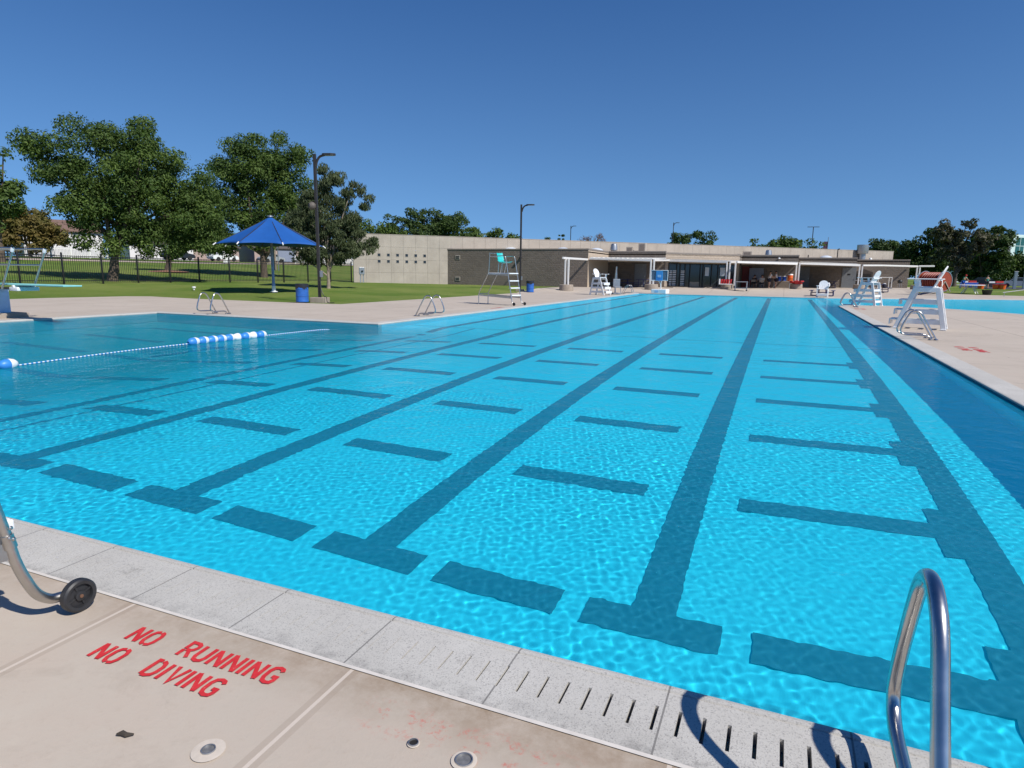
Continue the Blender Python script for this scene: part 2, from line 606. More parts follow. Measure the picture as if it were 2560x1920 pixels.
def mat_water():
    """clear rippled water: refraction below, a softened mirror of the sky above"""
    m = bpy.data.materials.new('clear_pool_water')
    m.use_nodes = True
    nt = m.node_tree
    nt.nodes.clear()
    out = N(nt, 'OutputMaterial')
    rf = N(nt, 'BsdfRefraction')
    rf.inputs['Color'].default_value = (.93, .99, 1, 1)
    rf.inputs['Roughness'].default_value = 0
    rf.inputs['IOR'].default_value = 1.333
    gl = N(nt, 'BsdfGlossy')
    gl.inputs['Roughness'].default_value = .03
    p = geo(nt)
    f = mathn(nt, 'ADD', noise(nt, 5.5, 3, .6, p, .4), mathn(nt, 'MULTIPLY', noise(nt, 1.3, 2, .5, p), 1.5))
    bn = bump(nt, f, .8, .02)
    nt.links.new(bn, gl.inputs['Normal'])
    fr = N(nt, 'Fresnel')
    fr.inputs['IOR'].default_value = 1.333
    nt.links.new(bn, fr.inputs['Normal'])
    ms = N(nt, 'MixShader')
    nt.links.new(mathn(nt, 'MINIMUM', mathn(nt, 'MULTIPLY', fr.outputs[0], .65), .40), ms.inputs[0])
    nt.links.new(rf.outputs[0], ms.inputs[1])
    nt.links.new(gl.outputs[0], ms.inputs[2])
    gs = N(nt, 'BsdfGlass')
    gs.inputs['Color'].default_value = (.95, .995, 1, 1)
    gs.inputs['Roughness'].default_value = 0
    gs.inputs['IOR'].default_value = 1.333
    # light scattered back by the water itself
    df = N(nt, 'BsdfDiffuse')
    df.inputs['Color'].default_value = (.0, .56, .88, 1)
    m3 = N(nt, 'MixShader')
    m3.inputs[0].default_value = .16
    nt.links.new(ms.outputs[0], m3.inputs[1])
    nt.links.new(df.outputs[0], m3.inputs[2])
    m2 = N(nt, 'MixShader')
    nt.links.new(nt.nodes.new('ShaderNodeNewGeometry').outputs['Backfacing'], m2.inputs[0])
    nt.links.new(m3.outputs[0], m2.inputs[1])
    nt.links.new(gs.outputs[0], m2.inputs[2])
    nt.links.new(m2.outputs[0], out.inputs[0])
    return m


def mat_grass(name='lawn_grass', far=False):
    m, nt, b = nodes(name)
    p = geo(nt)
    f1 = noise(nt, .16, 4, .6, p)
    f2 = noise(nt, 1.5, 6, .75, p)
    f3 = noise(nt, 38, 5, .8, p)
    col = mix(nt, ramp(nt, f1, .38, .62), (.118, .195, .028), (.225, .270, .065))
    col = mix(nt, mathn(nt, 'MULTIPLY', ramp(nt, f2, .52, .8), .6), col, (.26, .22, .085))
    col = mix(nt, mathn(nt, 'MULTIPLY', ramp(nt, f3, .3, .75), .55), col, (.050, .088, .014))
    nt.links.new(col, b.inputs['Base Color'])
    b.inputs['Roughness'].default_value = .9
    b.inputs['Specular IOR Level'].default_value = .15
    nt.links.new(bump(nt, f3, .8, .05), b.inputs['Normal'])
    return m


def mat_leaf(name, c0, c1, c2=None):
    m, nt, b = nodes(name)
    c = objc(nt)
    f = noise(nt, .55, 4, .6, c)
    at = N(nt, 'Attribute', attribute_name='tone')
    col = mix(nt, at.outputs['Fac'], c0, c1)
    col = mix(nt, mathn(nt, 'MULTIPLY', ramp(nt, f, .4, .65), .6), col, c2 or tuple(x * .7 for x in c0))
    nt.links.new(col, b.inputs['Base Color'])
    b.inputs['Roughness'].default_value = .6
    b.inputs['Specular IOR Level'].default_value = .25
    tr = N(nt, 'BsdfTranslucent')
    nt.links.new(mix(nt, 1.0, col, (1.0, 1.25, .45), 'MULTIPLY'), tr.inputs[0])
    ms = N(nt, 'MixShader')
    ms.inputs[0].default_value = .22
    nt.links.new(b.outputs[0], ms.inputs[1])
    nt.links.new(tr.outputs[0], ms.inputs[2])
    nt.links.new(ms.outputs[0], nt.nodes['Material Output'].inputs[0])
    return m


M['panels'] = mat_concrete_panels()
M['brick'] = mat_block('split_face_block', (.19, .155, .127), (.235, .194, .16))
M['brick_pale'] = mat_block('tan_ground_block', (.44, .36, .28), (.50, .41, .32))
M['deck'] = mat_deck()
M['coping'] = mat_coping()
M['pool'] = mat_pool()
M['water'] = mat_water()
M['grass'] = mat_grass()
M['line'] = simple('dark_blue_lane_paint', (.0, .125, .20), .7, 0, .12, 6)
M['thin'] = simple('blue_slope_line_paint', (.0, .16, .28), .7)
def mat_worn_paint():
    m, nt, b = nodes('red_deck_paint')
    p = geo(nt)
    f = noise(nt, 130, 4, .8, p)
    g = noise(nt, 18, 4, .7, p)
    col = mix(nt, ramp(nt, g, .3, .7), (.50, .014, .02), (.64, .03, .035))
    col = mix(nt, mathn(nt, 'MULTIPLY', ramp(nt, f, .60, .68), ramp(nt, g, .40, .60)), col, (.45, .30, .24))
    nt.links.new(col, b.inputs['Base Color'])
    b.inputs['Roughness'].default_value = .75
    nt.links.new(bump(nt, f, .4, .003), b.inputs['Normal'])
    return m


M['redpaint'] = mat_worn_paint()
M['redworn'] = simple('worn_red_paint', (.50, .10, .07), .8, 0, .3, 40)
M['leaf_a'] = mat_leaf('ash_leaves', (.046, .088, .018), (.130, .190, .038))
M['leaf_b'] = mat_leaf('dark_leaves', (.036, .070, .018), (.095, .140, .034))
M['leaf_br'] = mat_leaf('bronze_leaves', (.13, .095, .028), (.19, .14, .04), (.085, .11, .028))
M['leaf_pine'] = mat_leaf('pine_needles', (.052, .074, .032), (.140, .165, .075))
M['leaf_grey'] = mat_leaf('grey_brown_leaves', (.085, .078, .050), (.14, .125, .075), (.07, .09, .035))
M['leaf_dead'] = mat_leaf('dry_pink_twigs', (.22, .13, .11), (.32, .20, .17))

# ------------------------------------------------------------------ the setting: pool, water, deck, ground
XR, XL, YF, YN, YW, XW = 2.82, -10.78, 52.23, 2.23, 15.63, -19.86
WING = [(2.82, 38.5), (3.5, 39.6), (5.1, 40.4), (6.8, 39.9), (8.2, 38.2), (9.2, 36.5), (10.2, 34.5), (11.5, 31.5), (14, 29),
        (18, 28.5), (23, 32), (26, 40), (26, 52), (22, 59.3), (17, 60), (13.8, 58.7), (10.3, 56.4), (7, 54.3), (5, 53.2)]
OUT = [(XW, YN), (XR, YN)] + WING + [(XR, YF), (XL, YF), (XL, YW), (XW, YW)]     # counter-clockwise


def offset(poly, d):
    n = len(poly)
    out = []
    for i in range(n):
        p0, p1, p2 = Vector(poly[i - 1]), Vector(poly[i]), Vector(poly[(i + 1) % n])
        a, b = (p1 - p0).normalized(), (p2 - p1).normalized()
        na, nb = Vector((a.y, -a.x)), Vector((b.y, -b.x))
        k = (na + nb)
        k = k / max(.25, k.dot(na))
        out.append(tuple(p1 + k * d))
    return out


def inside(px, py, poly):
    px, py = np.asarray(px, float), np.asarray(py, float)
    r = np.zeros(px.shape, bool)
    n = len(poly)
    for i in range(n):
        x0, y0 = poly[i - 1]
        x1, y1 = poly[i]
        if y0 == y1: continue
        c = ((y0 > py) != (y1 > py)) & (px < (x1 - x0) * (py - y0) / (y1 - y0) + x0)
        r ^= c
    return r


def cdt_sheet(outer, holes, step, zf, extra=()):
    """triangulated sheet: outer polygon minus holes, with grid points inside so that zf is followed"""
    vs, fc = [], []

    def loop(poly):
        pts = []
        n = len(poly)
        for i in range(n):
            a, b = Vector(poly[i]), Vector(poly[(i + 1) % n])
            k = max(1, int((b - a).length / step))
            pts += [a + (b - a) * j / k for j in range(k)]
        i0 = len(vs)
        vs.extend(pts)
        return [(i0 + j, i0 + (j + 1) % len(pts)) for j in range(len(pts))]
    ed = loop(outer)
    for h in holes: ed += loop(h)
    xs = [p[0] for p in outer]
    ys = [p[1] for p in outer]
    gx, gy = np.meshgrid(np.arange(min(xs) + step / 2, max(xs), step), np.arange(min(ys) + step / 2, max(ys), step))
    gx, gy = gx.ravel(), gy.ravel()
    ok = inside(gx, gy, outer)
    for h in holes: ok &= ~inside(gx, gy, h)
    vs.extend(Vector((float(a), float(b))) for a, b in zip(gx[ok], gy[ok]))
    vs.extend(Vector(p) for p in extra)
    rv, re, rf, *_ = delaunay_2d_cdt(vs, ed, [], 0, 1e-6)
    tri = []
    cx = np.array([sum(rv[i].x for i in f) / len(f) for f in rf])
    cy = np.array([sum(rv[i].y for i in f) / len(f) for f in rf])
    keep = inside(cx, cy, outer)
    for h in holes: keep &= ~inside(cx, cy, h)
    for f, k in zip(rf, keep):
        if k:
            a, b, c = (rv[i] for i in f[:3])
            if (b - a).cross(c - a) < 0: f = f[::-1]
            tri.append(tuple(f))
    return [(v.x, v.y, zf(v.x, v.y)) for v in rv], tri


def depth(x, y):
    """pool depth below the deck"""
    d = 1.32
    if x > XR: return .95
    k = 1 - sm((y - 15.4) / 1.9)
    if x < -4:
        e = np.interp(-x, [4, 6.5, 7.5, 8.5, 9.65, 13, 30], [1.32, 1.42, 1.6, 1.8, 2.2, 3.6, 3.6])
        d = d + (float(e) - d) * k
    return d


WATER_Z = -.038
# basin: floor and walls
mb = MB()
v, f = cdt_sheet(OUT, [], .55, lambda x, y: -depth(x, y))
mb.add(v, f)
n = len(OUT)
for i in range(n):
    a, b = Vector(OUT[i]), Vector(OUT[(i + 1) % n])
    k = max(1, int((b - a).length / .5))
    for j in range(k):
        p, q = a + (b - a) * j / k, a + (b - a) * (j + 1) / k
        top = -.50 if i == 1 else -.055          # recess added under the right hand coping to let sunlight reach the floor
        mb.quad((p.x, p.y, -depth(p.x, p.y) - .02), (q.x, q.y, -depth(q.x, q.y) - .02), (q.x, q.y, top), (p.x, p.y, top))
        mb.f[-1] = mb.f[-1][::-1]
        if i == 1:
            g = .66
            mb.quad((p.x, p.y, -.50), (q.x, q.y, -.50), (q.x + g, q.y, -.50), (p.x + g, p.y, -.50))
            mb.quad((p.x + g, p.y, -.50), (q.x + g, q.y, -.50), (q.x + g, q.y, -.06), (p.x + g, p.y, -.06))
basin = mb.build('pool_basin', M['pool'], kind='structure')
basin.cycles.is_caustics_receiver = True

# lane lines painted on the floor
LANE = [XL + 2.267 * (i + .5) for i in range(6)]
ROWS = [3.78, 5.78, 7.86, 9.95, 12.05, 14.2]
UP = .012


def strip(mb, x0, y0, x1, y1, w, up=UP):
    """painted strip following the floor from (x0,y0) to (x1,y1)"""
    a, b = Vector((x0, y0)), Vector((x1, y1))
    d = (b - a)
    L = d.length
    d.normalize()
    s = Vector((-d.y, d.x)) * w / 2
    k = max(1, int(L / .28))
    for j in range(k):
        p, q = a + d * L * j / k, a + d * L * (j + 1) / k
        pts = [p + s, q + s, q - s, p - s]
        mb.quad(*[(u.x, u.y, -depth(u.x, u.y) + up) for u in pts][::-1])


LX = [(-9.15, -10.10), (-7.02, -7.95), (-4.79, -5.42), (-2.73, -3.12), (-.61, -.86), (1.52, 1.80)]


def lx(i, y):
    """x of lane line i (they spread a little towards the far wall)"""
    a, b = LX[i]
    return a + (b - a) * (y - 3.8) / 46.7


for i in range(6):
    mb = MB()
    strip(mb, lx(i, 3.92), 3.92, lx(i, 50.4), 50.4, .28)
    for y in (3.78, 50.54): strip(mb, lx(i, y) - .43, y, lx(i, y) + .43, y, .28, .0125)
    o = mb.build('lane_line', M['line'], kind='structure')
    o.cycles.is_caustics_receiver = True
for r, y in enumerate(ROWS):
    mb = MB()
    g = .61 if r == 0 else .41
    cuts = [(lx(i, y) + g, lx(i + 1, y) - g) for i in range(5)]
    cuts[-1] = (lx(4, y) + g, lx(5, y) - .20)
    cuts = [(-18.3, -15.2), (-14.6, -12.3), (-11.9, -9.95)] + cuts
    for a, b in cuts: strip(mb, a, y, b, y, .28, .017)
    for q in (-1, 1): strip(mb, lx(5, y) - .13, y + q * .14, lx(5, y) - .13, y + q * .45, .28, .017)
    strip(mb, lx(5, y) - .27, y, lx(5, y) + .01, y, .28, .0165)
    o = mb.build('cross_lane_line', M['line'], kind='structure')
    o.cycles.is_caustics_receiver = True
mb = MB()
strip(mb, XL, 17.4, XR, 17.4, .07, .021)
strip(mb, -8.48, YN, -8.48, 17.36, .07, .021)
o = mb.build('slope_line', M['thin'], kind='structure')
o.cycles.is_caustics_receiver = True

# water surface: one grid with real ripples, the sun is focused by them
WAVES = []
for k in range(84):
    lam = math.exp(RNG.uniform(math.log(.032), math.log(.13)))
    th = RNG.uniform(0, 2 * PI)
    WAVES.append((lam, math.cos(th), math.sin(th), RNG.uniform(0, 2 * PI), .000125 * lam))
for k in range(36):
    lam = math.exp(RNG.uniform(math.log(.13), math.log(.9)))
    th = RNG.uniform(0, 2 * PI)
    WAVES.append((lam, math.cos(th), math.sin(th), RNG.uniform(0, 2 * PI), .00006 * lam))


def wave_z(X, Y, res):
    Z = np.zeros_like(X)
    for lam, c, s, ph, a in WAVES:
        g = np.clip((lam / res - 2.5) / 2.0, 0, 1)
        Z += a * 2.4 * g * np.sin(2 * PI / lam * (X * c + Y * s) + ph)
    # ripples come in patches
    patch = .75 + .35 * np.sin(X * 1.1 + 1.3 * np.sin(Y * .7)) * np.sin(Y * .9 + .8 * np.sin(X * .6))
    # ripples flattened under the coping so the light path at the rim solves
    calm = 1 - np.clip((X - (XR - .015)) / .03, 0, 1)
    calm = np.where(Y > 38.4, 1, calm) * np.clip((Y - (YN - .02)) / .03, 0, 1)
    return Z * patch * calm


def grid_sheet(xs, ys, mask=None):
    Xg, Yg = np.meshgrid(xs, ys)
    res = np.maximum(np.gradient(xs)[None, :], np.gradient(ys)[:, None])
    Z = WATER_Z + wave_z(Xg, Yg, res)
    nx, ny = len(xs), len(ys)
    idx = np.arange(nx * ny).reshape(ny, nx)
    f = np.stack([idx[:-1, :-1], idx[:-1, 1:], idx[1:, 1:], idx[1:, :-1]], -1).reshape(-1, 4)
    if mask is not None:
        cx, cy = (Xg[:-1, :-1] + Xg[1:, 1:]) / 2, (Yg[:-1, :-1] + Yg[1:, 1:]) / 2
        f = f[mask(cx, cy).ravel()]
    return np.stack([Xg, Yg, Z], -1).reshape(-1, 3), f


def growing(a, b, first, k):
    out = [a]
    while out[-1] < b:
        out.append(out[-1] + max(first, k * out[-1]))
    out[-1] = b
    return np.array(out)


def big_mesh(name, V, F, mat, smooth=True):
    me = bpy.data.meshes.new(name)
    me.vertices.add(len(V))
    me.vertices.foreach_set('co', np.asarray(V, np.float32).ravel())
    k = F.shape[1]
    me.loops.add(F.size)
    me.loops.foreach_set('vertex_index', F.ravel().astype(np.int32))
    me.polygons.add(len(F))
    me.polygons.foreach_set('loop_start', np.arange(0, F.size, k, dtype=np.int32))
    me.polygons.foreach_set('use_smooth', np.full(len(F), smooth))
    me.materials.append(mat)
    me.update(calc_edges=True)
    me.validate()
    o = bpy.data.objects.new(name, me)
    COL.objects.link(o)
    return o


ob = offset(OUT, .03)
YS = 8.4                                  # fine ripples up to here, coarser grid beyond
EDGE = .62                                # the surface is extended unseen under the coping, so light entering at the rim is found
E0, E1 = YN - .34, XR + EDGE
parts = [grid_sheet(np.arange(-8.4, E1, .0125), np.append(np.arange(E0, YS, .0130), YS)),
         grid_sheet(np.append(np.arange(XW - .03, -8.4, .045), -8.4), np.append(np.arange(E0, YS, .045), YS)),
         grid_sheet(np.append(np.arange(XW - .03, XL - .03, .05), XL - .03), np.append(np.arange(YS, YW, .05), YW + .03)),
         grid_sheet(np.arange(XL - .03, E1, .024), growing(YS, YF + .03, .02, .0028), lambda x, y: (x < XR + .03) | (y < 38.3)),
         grid_sheet(np.arange(XR + .03, 26.5, .12), np.arange(28, 60.5, .14), lambda x, y: inside(x, y, ob) & ((y > 38.3) | (x > E1 + .1)))]
Vs, Fs, n0 = [], [], 0
for V1, F1 in parts:
    Vs.append(V1)
    Fs.append(F1 + n0)
    n0 += len(V1)
water = big_mesh('pool_water', np.concatenate(Vs), np.concatenate(Fs), M['water'])
tag(water, kind='structure')
water.cycles.is_caustics_caster = True

# coping: a ring of stone round the pool with rounded nose
CW = .385
mb = MB()
ring = [(.0, -.055), (-.010, -.012), (0.0, .004), (.02, .010), (.036, .010), (.040, .004), (.046, .004), (.050, .010), (CW, .008), (CW, -.05)]
loops = [offset(OUT, d) for d, z in ring]
# ring of n points x profile; the near edge between x -1.4 and 1.6 is cut open for the drain slots
for i in range(n):
    j = (i + 1) % n
    ks = list(range(len(ring)))
    if i == 1: ks = [1, 2, 3, 8]
    for k, k1 in zip(ks[:-1], ks[1:]):
        a, b = loops[k][i], loops[k][j]
        c, d = loops[k1][j], loops[k1][i]
        if i == 0 and k == 7:      # near edge, flat top: leave room for the slots
            S0, S1 = -4.6, 2.4
            y0, y1 = a[1], d[1]
            mb.quad((a[0], y0, .010), (S0, y0, .010), (S0, y1, .008), (d[0], y1, .008))
            mb.f[-1] = mb.f[-1][::-1]
            mb.quad((S1, y0, .010), (b[0], y0, .010), (c[0], y1, .008), (S1, y1, .008))
            mb.f[-1] = mb.f[-1][::-1]
            mb.quad((S0, y0, .010), (S1, y0, .010), (S1, 2.09, .0095), (S0, 2.09, .0095))
            mb.f[-1] = mb.f[-1][::-1]
            mb.quad((S0, 1.96, .0085), (S1, 1.96, .0085), (S1, y1, .008), (S0, y1, .008))
            mb.f[-1] = mb.f[-1][::-1]
            x = S0
            xsl = -1.30 - .082 * 40
            while x < S1 - .001:
                e = min(x + .082, S1)
                w = .0030 + .0035 * sm((x + 1.4) / 1.0)
                wet = -.05 if x > -1.36 else -.004        # slots to the left are filled with grout
                if x < -1.36: w = .0016
                mx = x + .041
                for (u0, u1) in ((x, mx - w), (mx + w, e)):
                    mb.quad((u0, 1.96, .0085), (u1, 1.96, .0085), (u1, 2.09, .0095), (u0, 2.09, .0095))
                zb = wet
                mb.quad((mx - w, 1.96, .0085), (mx - w, 2.09, .0095), (mx - w, 2.09, zb), (mx - w, 1.96, zb))
                mb.quad((mx + w, 2.09, .0095), (mx + w, 1.96, .0085), (mx + w, 1.96, zb), (mx + w, 2.09, zb))
                mb.quad((mx - w, 2.09, .0095), (mx + w, 2.09, .0095), (mx + w, 2.09, zb), (mx - w, 2.09, zb))
                mb.quad((mx + w, 1.96, .0085), (mx - w, 1.96, .0085), (mx - w, 1.96, zb), (mx + w, 1.96, zb))
                mb.quad((mx - w, 1.96, zb), (mx + w, 1.96, zb), (mx + w, 2.09, zb), (mx - w, 2.09, zb))
                x = e
            continue
        mb.add([(*a, ring[k][1]), (*b, ring[k][1]), (*c, ring[k1][1]), (*d, ring[k1][1])], [(3, 2, 1, 0)])
coping = mb.build('pool_coping', M['coping'], kind='structure')

# pale sealant bead between coping and deck
mb = MB()
la, lb = offset(OUT, CW - .001), offset(OUT, CW + .011)
for i in range(n):
    j = (i + 1) % n
    mb.add([(*la[i], .0085), (*la[j], .0085), (*lb[j], .0045), (*lb[i], .0045)], [(3, 2, 1, 0)])
mb.build('joint_sealant', simple('pale_sealant', (.58, .54, .49), .7), kind='structure')

# deck
DECK = [(-32.5, -8), (40, -8), (40, 61), (18.5, 65.7), (14.7, 65.9), (13.4, 66.6), (12.4, 69.1), (12.6, 74), (15.3, 92), (15.5, 104), (9, 104),
        (-18.6, 74.5), (-18.6, 49.2), (-18.5, 23.9), (-20.8, 23.7), (-27, 23.75), (-31.2, 24.3), (-32.2, 23.6), (-32.9, 20)]
v, f = cdt_sheet(DECK, [offset(OUT, CW)], 1.1, zg)
MB().add(v, f).build('pool_deck', M['deck'], kind='structure')


# ground: one sheet to the horizon, dropped under the deck's edge
def zground(x, y):
    return zg(x, y) - .022


GO = [(-1500, -900), (1500, -900), (1500, 3000), (-1500, 3000)]
hole = offset(DECK, -.5)
fine = [(x, y) for x in np.arange(-130, 60, 3.0) for y in np.arange(-20, 190, 3.0)]
fx = np.array([p[0] for p in fine])
fy = np.array([p[1] for p in fine])
ok = ~inside(fx, fy, offset(DECK, -.3))
fine = [p for p, k in zip(fine, ok) if k]
mb = MB()


def loop_pts(poly, step):
    pts = []
    for i in range(len(poly)):
        a, b = Vector(poly[i]), Vector(poly[(i + 1) % len(poly)])
        k = max(1, int((b - a).length / step))
        pts += [a + (b - a) * j / k for j in range(k)]
    return pts


lp = loop_pts(hole, 1.0)
go = [Vector(p) for p in GO]
vs = lp + go + [Vector(p) for p in fine]
ed = [(i, (i + 1) % len(lp)) for i in range(len(lp))] + [(len(lp) + i, len(lp) + (i + 1) % 4) for i in range(4)]
rv, re, rf, *_ = delaunay_2d_cdt(vs, ed, [], 0, 1e-6)
cx = np.array([sum(rv[i].x for i in q) / 3 for q in rf])
cy = np.array([sum(rv[i].y for i in q) / 3 for q in rf])
inh = inside(cx, cy, hole)
tri = []
for q, k in zip(rf, inh):
    if k: continue
    a, b, c = (rv[i] for i in q[:3])
    tri.append(tuple(q[::-1] if (b - a).cross(c - a) < 0 else q))
mb.add([(p.x, p.y, zground(p.x, p.y)) for p in rv], tri, True)
mb.build('ground', M['grass'], ang=80, kind='structure')


def ground_strip(name, pts, w, mat, up=.012, **kw):
    mb = MB()
    P = smooth_path([(x, y, 0) for x, y in pts], 8)
    for a, b in zip(P[:-1], P[1:]):
        d = (b - a).normalized()
        s = Vector((-d.y, d.x, 0)) * w / 2
        q = [a + s, b + s, b - s, a - s]
        mb.quad(*[(u.x, u.y, zg(u.x, u.y) + up) for u in q][::-1])
    return mb.build(name, mat, **kw)


ground_strip('path', [(-73.5, 10), (-73.3, 60), (-77, 88), (-79, 120)], 3.6, M['gravel'], kind='structure')
ground_strip('street', [(-87, -5), (-86.5, 60), (-90, 130)], 9, M['asphalt'], kind='structure')
ground_strip('parking_lot', [(24.5, 112), (60, 108), (110, 104)], 26, M['asphalt'], kind='structure')
# ------------------------------------------------------------------ the building
bld = empty('pool_building', (0, 0, 0), 0, 'long low beige and brown block pool building with concrete back wall behind the pool', 'building')
WALL_RZ = math.atan2(.6867, .7269)
wall = MB()
wall.box((0, .02, -.2), (69.7, .32, 4.86))
ZB = [.1, 1.36, 2.57, 3.78, 4.92]
for r in range(4):
    for k in range(59):
        if r < 2 and k > 8: continue
        x0, x1 = k * 1.19 + .006, min(69.7, (k + 1) * 1.19) - .006
        if x1 <= x0: continue
        wall.box((x0, 0.0, ZB[r] + .006), (x1, .021, ZB[r + 1] - .006), .004)
wall.box((-.03, -.02, 4.92), (69.73, .35, 4.97))
w_o = wall.build('concrete_wall', M['panels'], bld)
w_o.location = (-37.6, 50.7, 0)
w_o.rotation_euler = (0, 0, WALL_RZ)
for k in range(6):
    for zc in (3.02, 2.42):
        xc = 2.42 + k * .886
        fr = MB()
        for lo, hi in (((-.17, -.17), (.17, -.13)), ((-.17, .13), (.17, .17)), ((-.17, -.13), (-.13, .13)), ((.13, -.13), (.17, .13))):
            fr.box((xc + lo[0], -.012, zc + lo[1]), (xc + hi[0], .03, zc + hi[1]))
        fo = fr.build('window', M['panels'], w_o)
        MB().box((xc - .13, -.004, zc - .13), (xc + .13, .0225, zc + .13)).build('pane', M['glass_dark'], fo)


def vwall(name, a, b, z0, z1, th, mat, cap=True, parent=bld):
    """upright wall; a->b with the outside on the right hand side"""
    a, b = Vector(a), Vector(b)
    d = b - a
    L = d.length
    o = MB().box((.003, 0, z0), (L - .003, th, z1)).build(name, mat, parent)
    o.location = (*a, 0)
    o.rotation_euler = (0, 0, math.atan2(d.y, d.x))
    if cap:
        c = MB().box((-.03, -.035, z1), (L + .03, th + .03, z1 + .13 + .003 * (len(bld.children) % 5)), .01).build('parapet_cap', M['dark_cap'], parent)
        c.location, c.rotation_euler = o.location, o.rotation_euler
    return o


M['dark_cap'] = simple('brown_metal_flashing', (.23, .195, .165), .6)
F1 = [(-31.2, 57), (-16.5, 57), (-16.5, 64.3), (-10.8, 64.3), (-4.35, 70.8), (-4.35, 74.5), (1.3, 74.5), (1.3, 84), (7.6, 84), (7.6, 91.5), (14, 91.5), (14, 98.9)]
segs = [('block_wall', 'brick', 3.63), ('stucco_wall', 'stucco', 3.63), ('block_wall', 'brick', 3.66), ('stucco_wall', 'brick_pale', 3.55),
        ('block_wall', 'brick', 3.6), ('block_wall', 'brick', 3.62), ('stucco_wall', 'stucco', 3.62), ('block_wall', 'brick', 3.62),
        ('stucco_wall', 'stucco', 3.62), ('block_wall', 'brick', 3.6), ('block_wall', 'brick', 3.6)]
for i, (nm, mt, zt) in enumerate(segs):
    vwall(nm, F1[i], F1[i + 1], -.3, zt, .25, M[mt])
MB().prism([(-31.0, 57.2)] + F1[1:-1] + [(13.8, 98.5), (-30.9, 57.3)], 3.40, 3.50).build('flat_roof', M['gravel'], bld)
# plinth band and pale joint on the long block wall
for z in (2.93, .84):
    fr = MB()
    x = -29.8
    fr.box((x - .26, 56.96, z - .20), (x + .26, 56.998, z + .20), .01)
    vo = fr.build('wall_vent', M['unit'], bld)
    sl = MB()
    for k in (-.075, .075): sl.box((x - .19, 56.945, z + k - .045), (x + .19, 56.96, z + k + .045))
    sl.build('vent_slot', M['dark'], vo)
fl = MB().box((-23.2, 56.7, 2.85), (-22.95, 56.98, 2.97), .02).beam((-23.08, 56.98, 2.8), (-23.08, 56.75, 2.9), .04, .04).build('flood_light', M['dark_bronze'], bld)
MB().tube([(-24.2, 57, .95), (-24.2, 56.75, .95), (-24.2, 56.6, .82)], .05).build('scupper_pipe', M['dark_bronze'], bld)
MB().lathe([(.0, .14), (.1, .1), (.13, 0), (0, -.02)], 14, TM((-.62, 74.4, 3.34))).build('flood_light', M['white_metal'], bld)

POSTS = [(-16.2, 49.9), (-10.6, 56.6), (-4.85, 63.5), (-4.2, 63.1), (1.2, 70.5), (7.4, 77.2), (13.4, 82.0)]
for i, (x, y) in enumerate(POSTS):
    g = zg(x, y)
    po = MB()
    for k in ((-.13, .13) if i != 3 else (0,)):
        po.beam((x + k, y, g + .35), (x + k, y, 2.66), .14, .14, .02)
    pp = po.build('canopy_post', M['white_steel'], bld)
    if i != 3:
        MB().lathe([(.0, g + .47), (.52, g + .47), (.56, g + .44), (.58, g + .05), (.58, g - .2)], 28, Matrix.Translation((x, y, 0)), True).build('post_footing', M['pot'], bld)


def canopy(poly, z_wall, wall_idx, z_post=2.80, rib=.6):
    mb = MB()
    zz = [z_wall if k in wall_idx else z_post for k in range(len(poly))]
    k = len(poly)
    lo = [(*p, z) for p, z in zip(poly, zz)]
    hi = [(*p, z + .07) for p, z in zip(poly, zz)]
    mb.add(lo, [tuple(range(k - 1, -1, -1))])
    mb.add(hi, [tuple(range(k))])
    for a in range(k):
        b = (a + 1) % k
        mb.add([lo[a], lo[b], hi[b], hi[a]], [(0, 1, 2, 3)])
    return mb.build('canopy_roof', M['canopy'], bld)


M['canopy'] = simple('canopy_sheet_metal', (.50, .48, .44), .5, 0, .06)
canopy([(-16.4, 57.15), (-10.6, 56.75), (-10.85, 64.2), (-16.4, 64.2)], 2.98, (2, 3))
canopy([(-10.7, 64.2), (-4.9, 63.65), (-4.45, 70.6)], 2.98, (0, 2))
canopy([(-4.2, 70.7), (-4.15, 63.25), (1.2, 70.6), (1.25, 74.4), (-4.2, 74.4)], 2.96, (0, 3, 4))
canopy([(1.45, 74.8), (7.4, 77.3), (7.5, 83.9), (1.45, 83.9)], 3.0, (0, 2, 3))
# ribs showing on the first roof's edge
mb = MB()
for k in range(13):
    t = (k + .5) / 13
    x = -16.4 + 5.8 * t
    y = 57.15 - .4 * t
    mb.beam((x, y - .02, 2.98 - .12 * t), (x, 64.15, 3.11), .22, .075)
mb.build('roof_rib', M['white_steel'], bld)


def beam(pts, w=.15, h=.17):
    for a, b in zip(pts[:-1], pts[1:]):
        MB().beam(a, b, w, h, .025).build('canopy_beam', M['white_steel'], bld)


beam([(-16.33, 49.2, 2.72), (-16.55, 56.95, 2.78)])
beam([(-16.4, 57.05, 2.86), (-10.7, 56.65, 2.72)])
beam([(-10.5, 56.6, 2.74), (-10.45, 64.25, 2.9)])
beam([(-10.4, 64.15, 2.86), (-4.95, 63.5, 2.74)])
beam([(-4.7, 63.5, 2.74), (-4.25, 70.6, 2.88)])
beam([(-4.1, 63.05, 2.74), (1.1, 70.4, 2.74)])
beam([(1.35, 70.5, 2.74), (1.42, 74.7, 2.88)])
beam([(1.5, 74.75, 2.86), (7.3, 77.15, 2.74)])
beam([(7.55, 77.2, 2.76), (9.6, 79.0, 2.80), (13.3, 81.95, 2.78)])
beam([(13.4, 82.0, 2.80), (14.9, 82.3, 2.82)])
beam([(13.5, 82.1, 2.78), (13.95, 91.4, 2.84)])

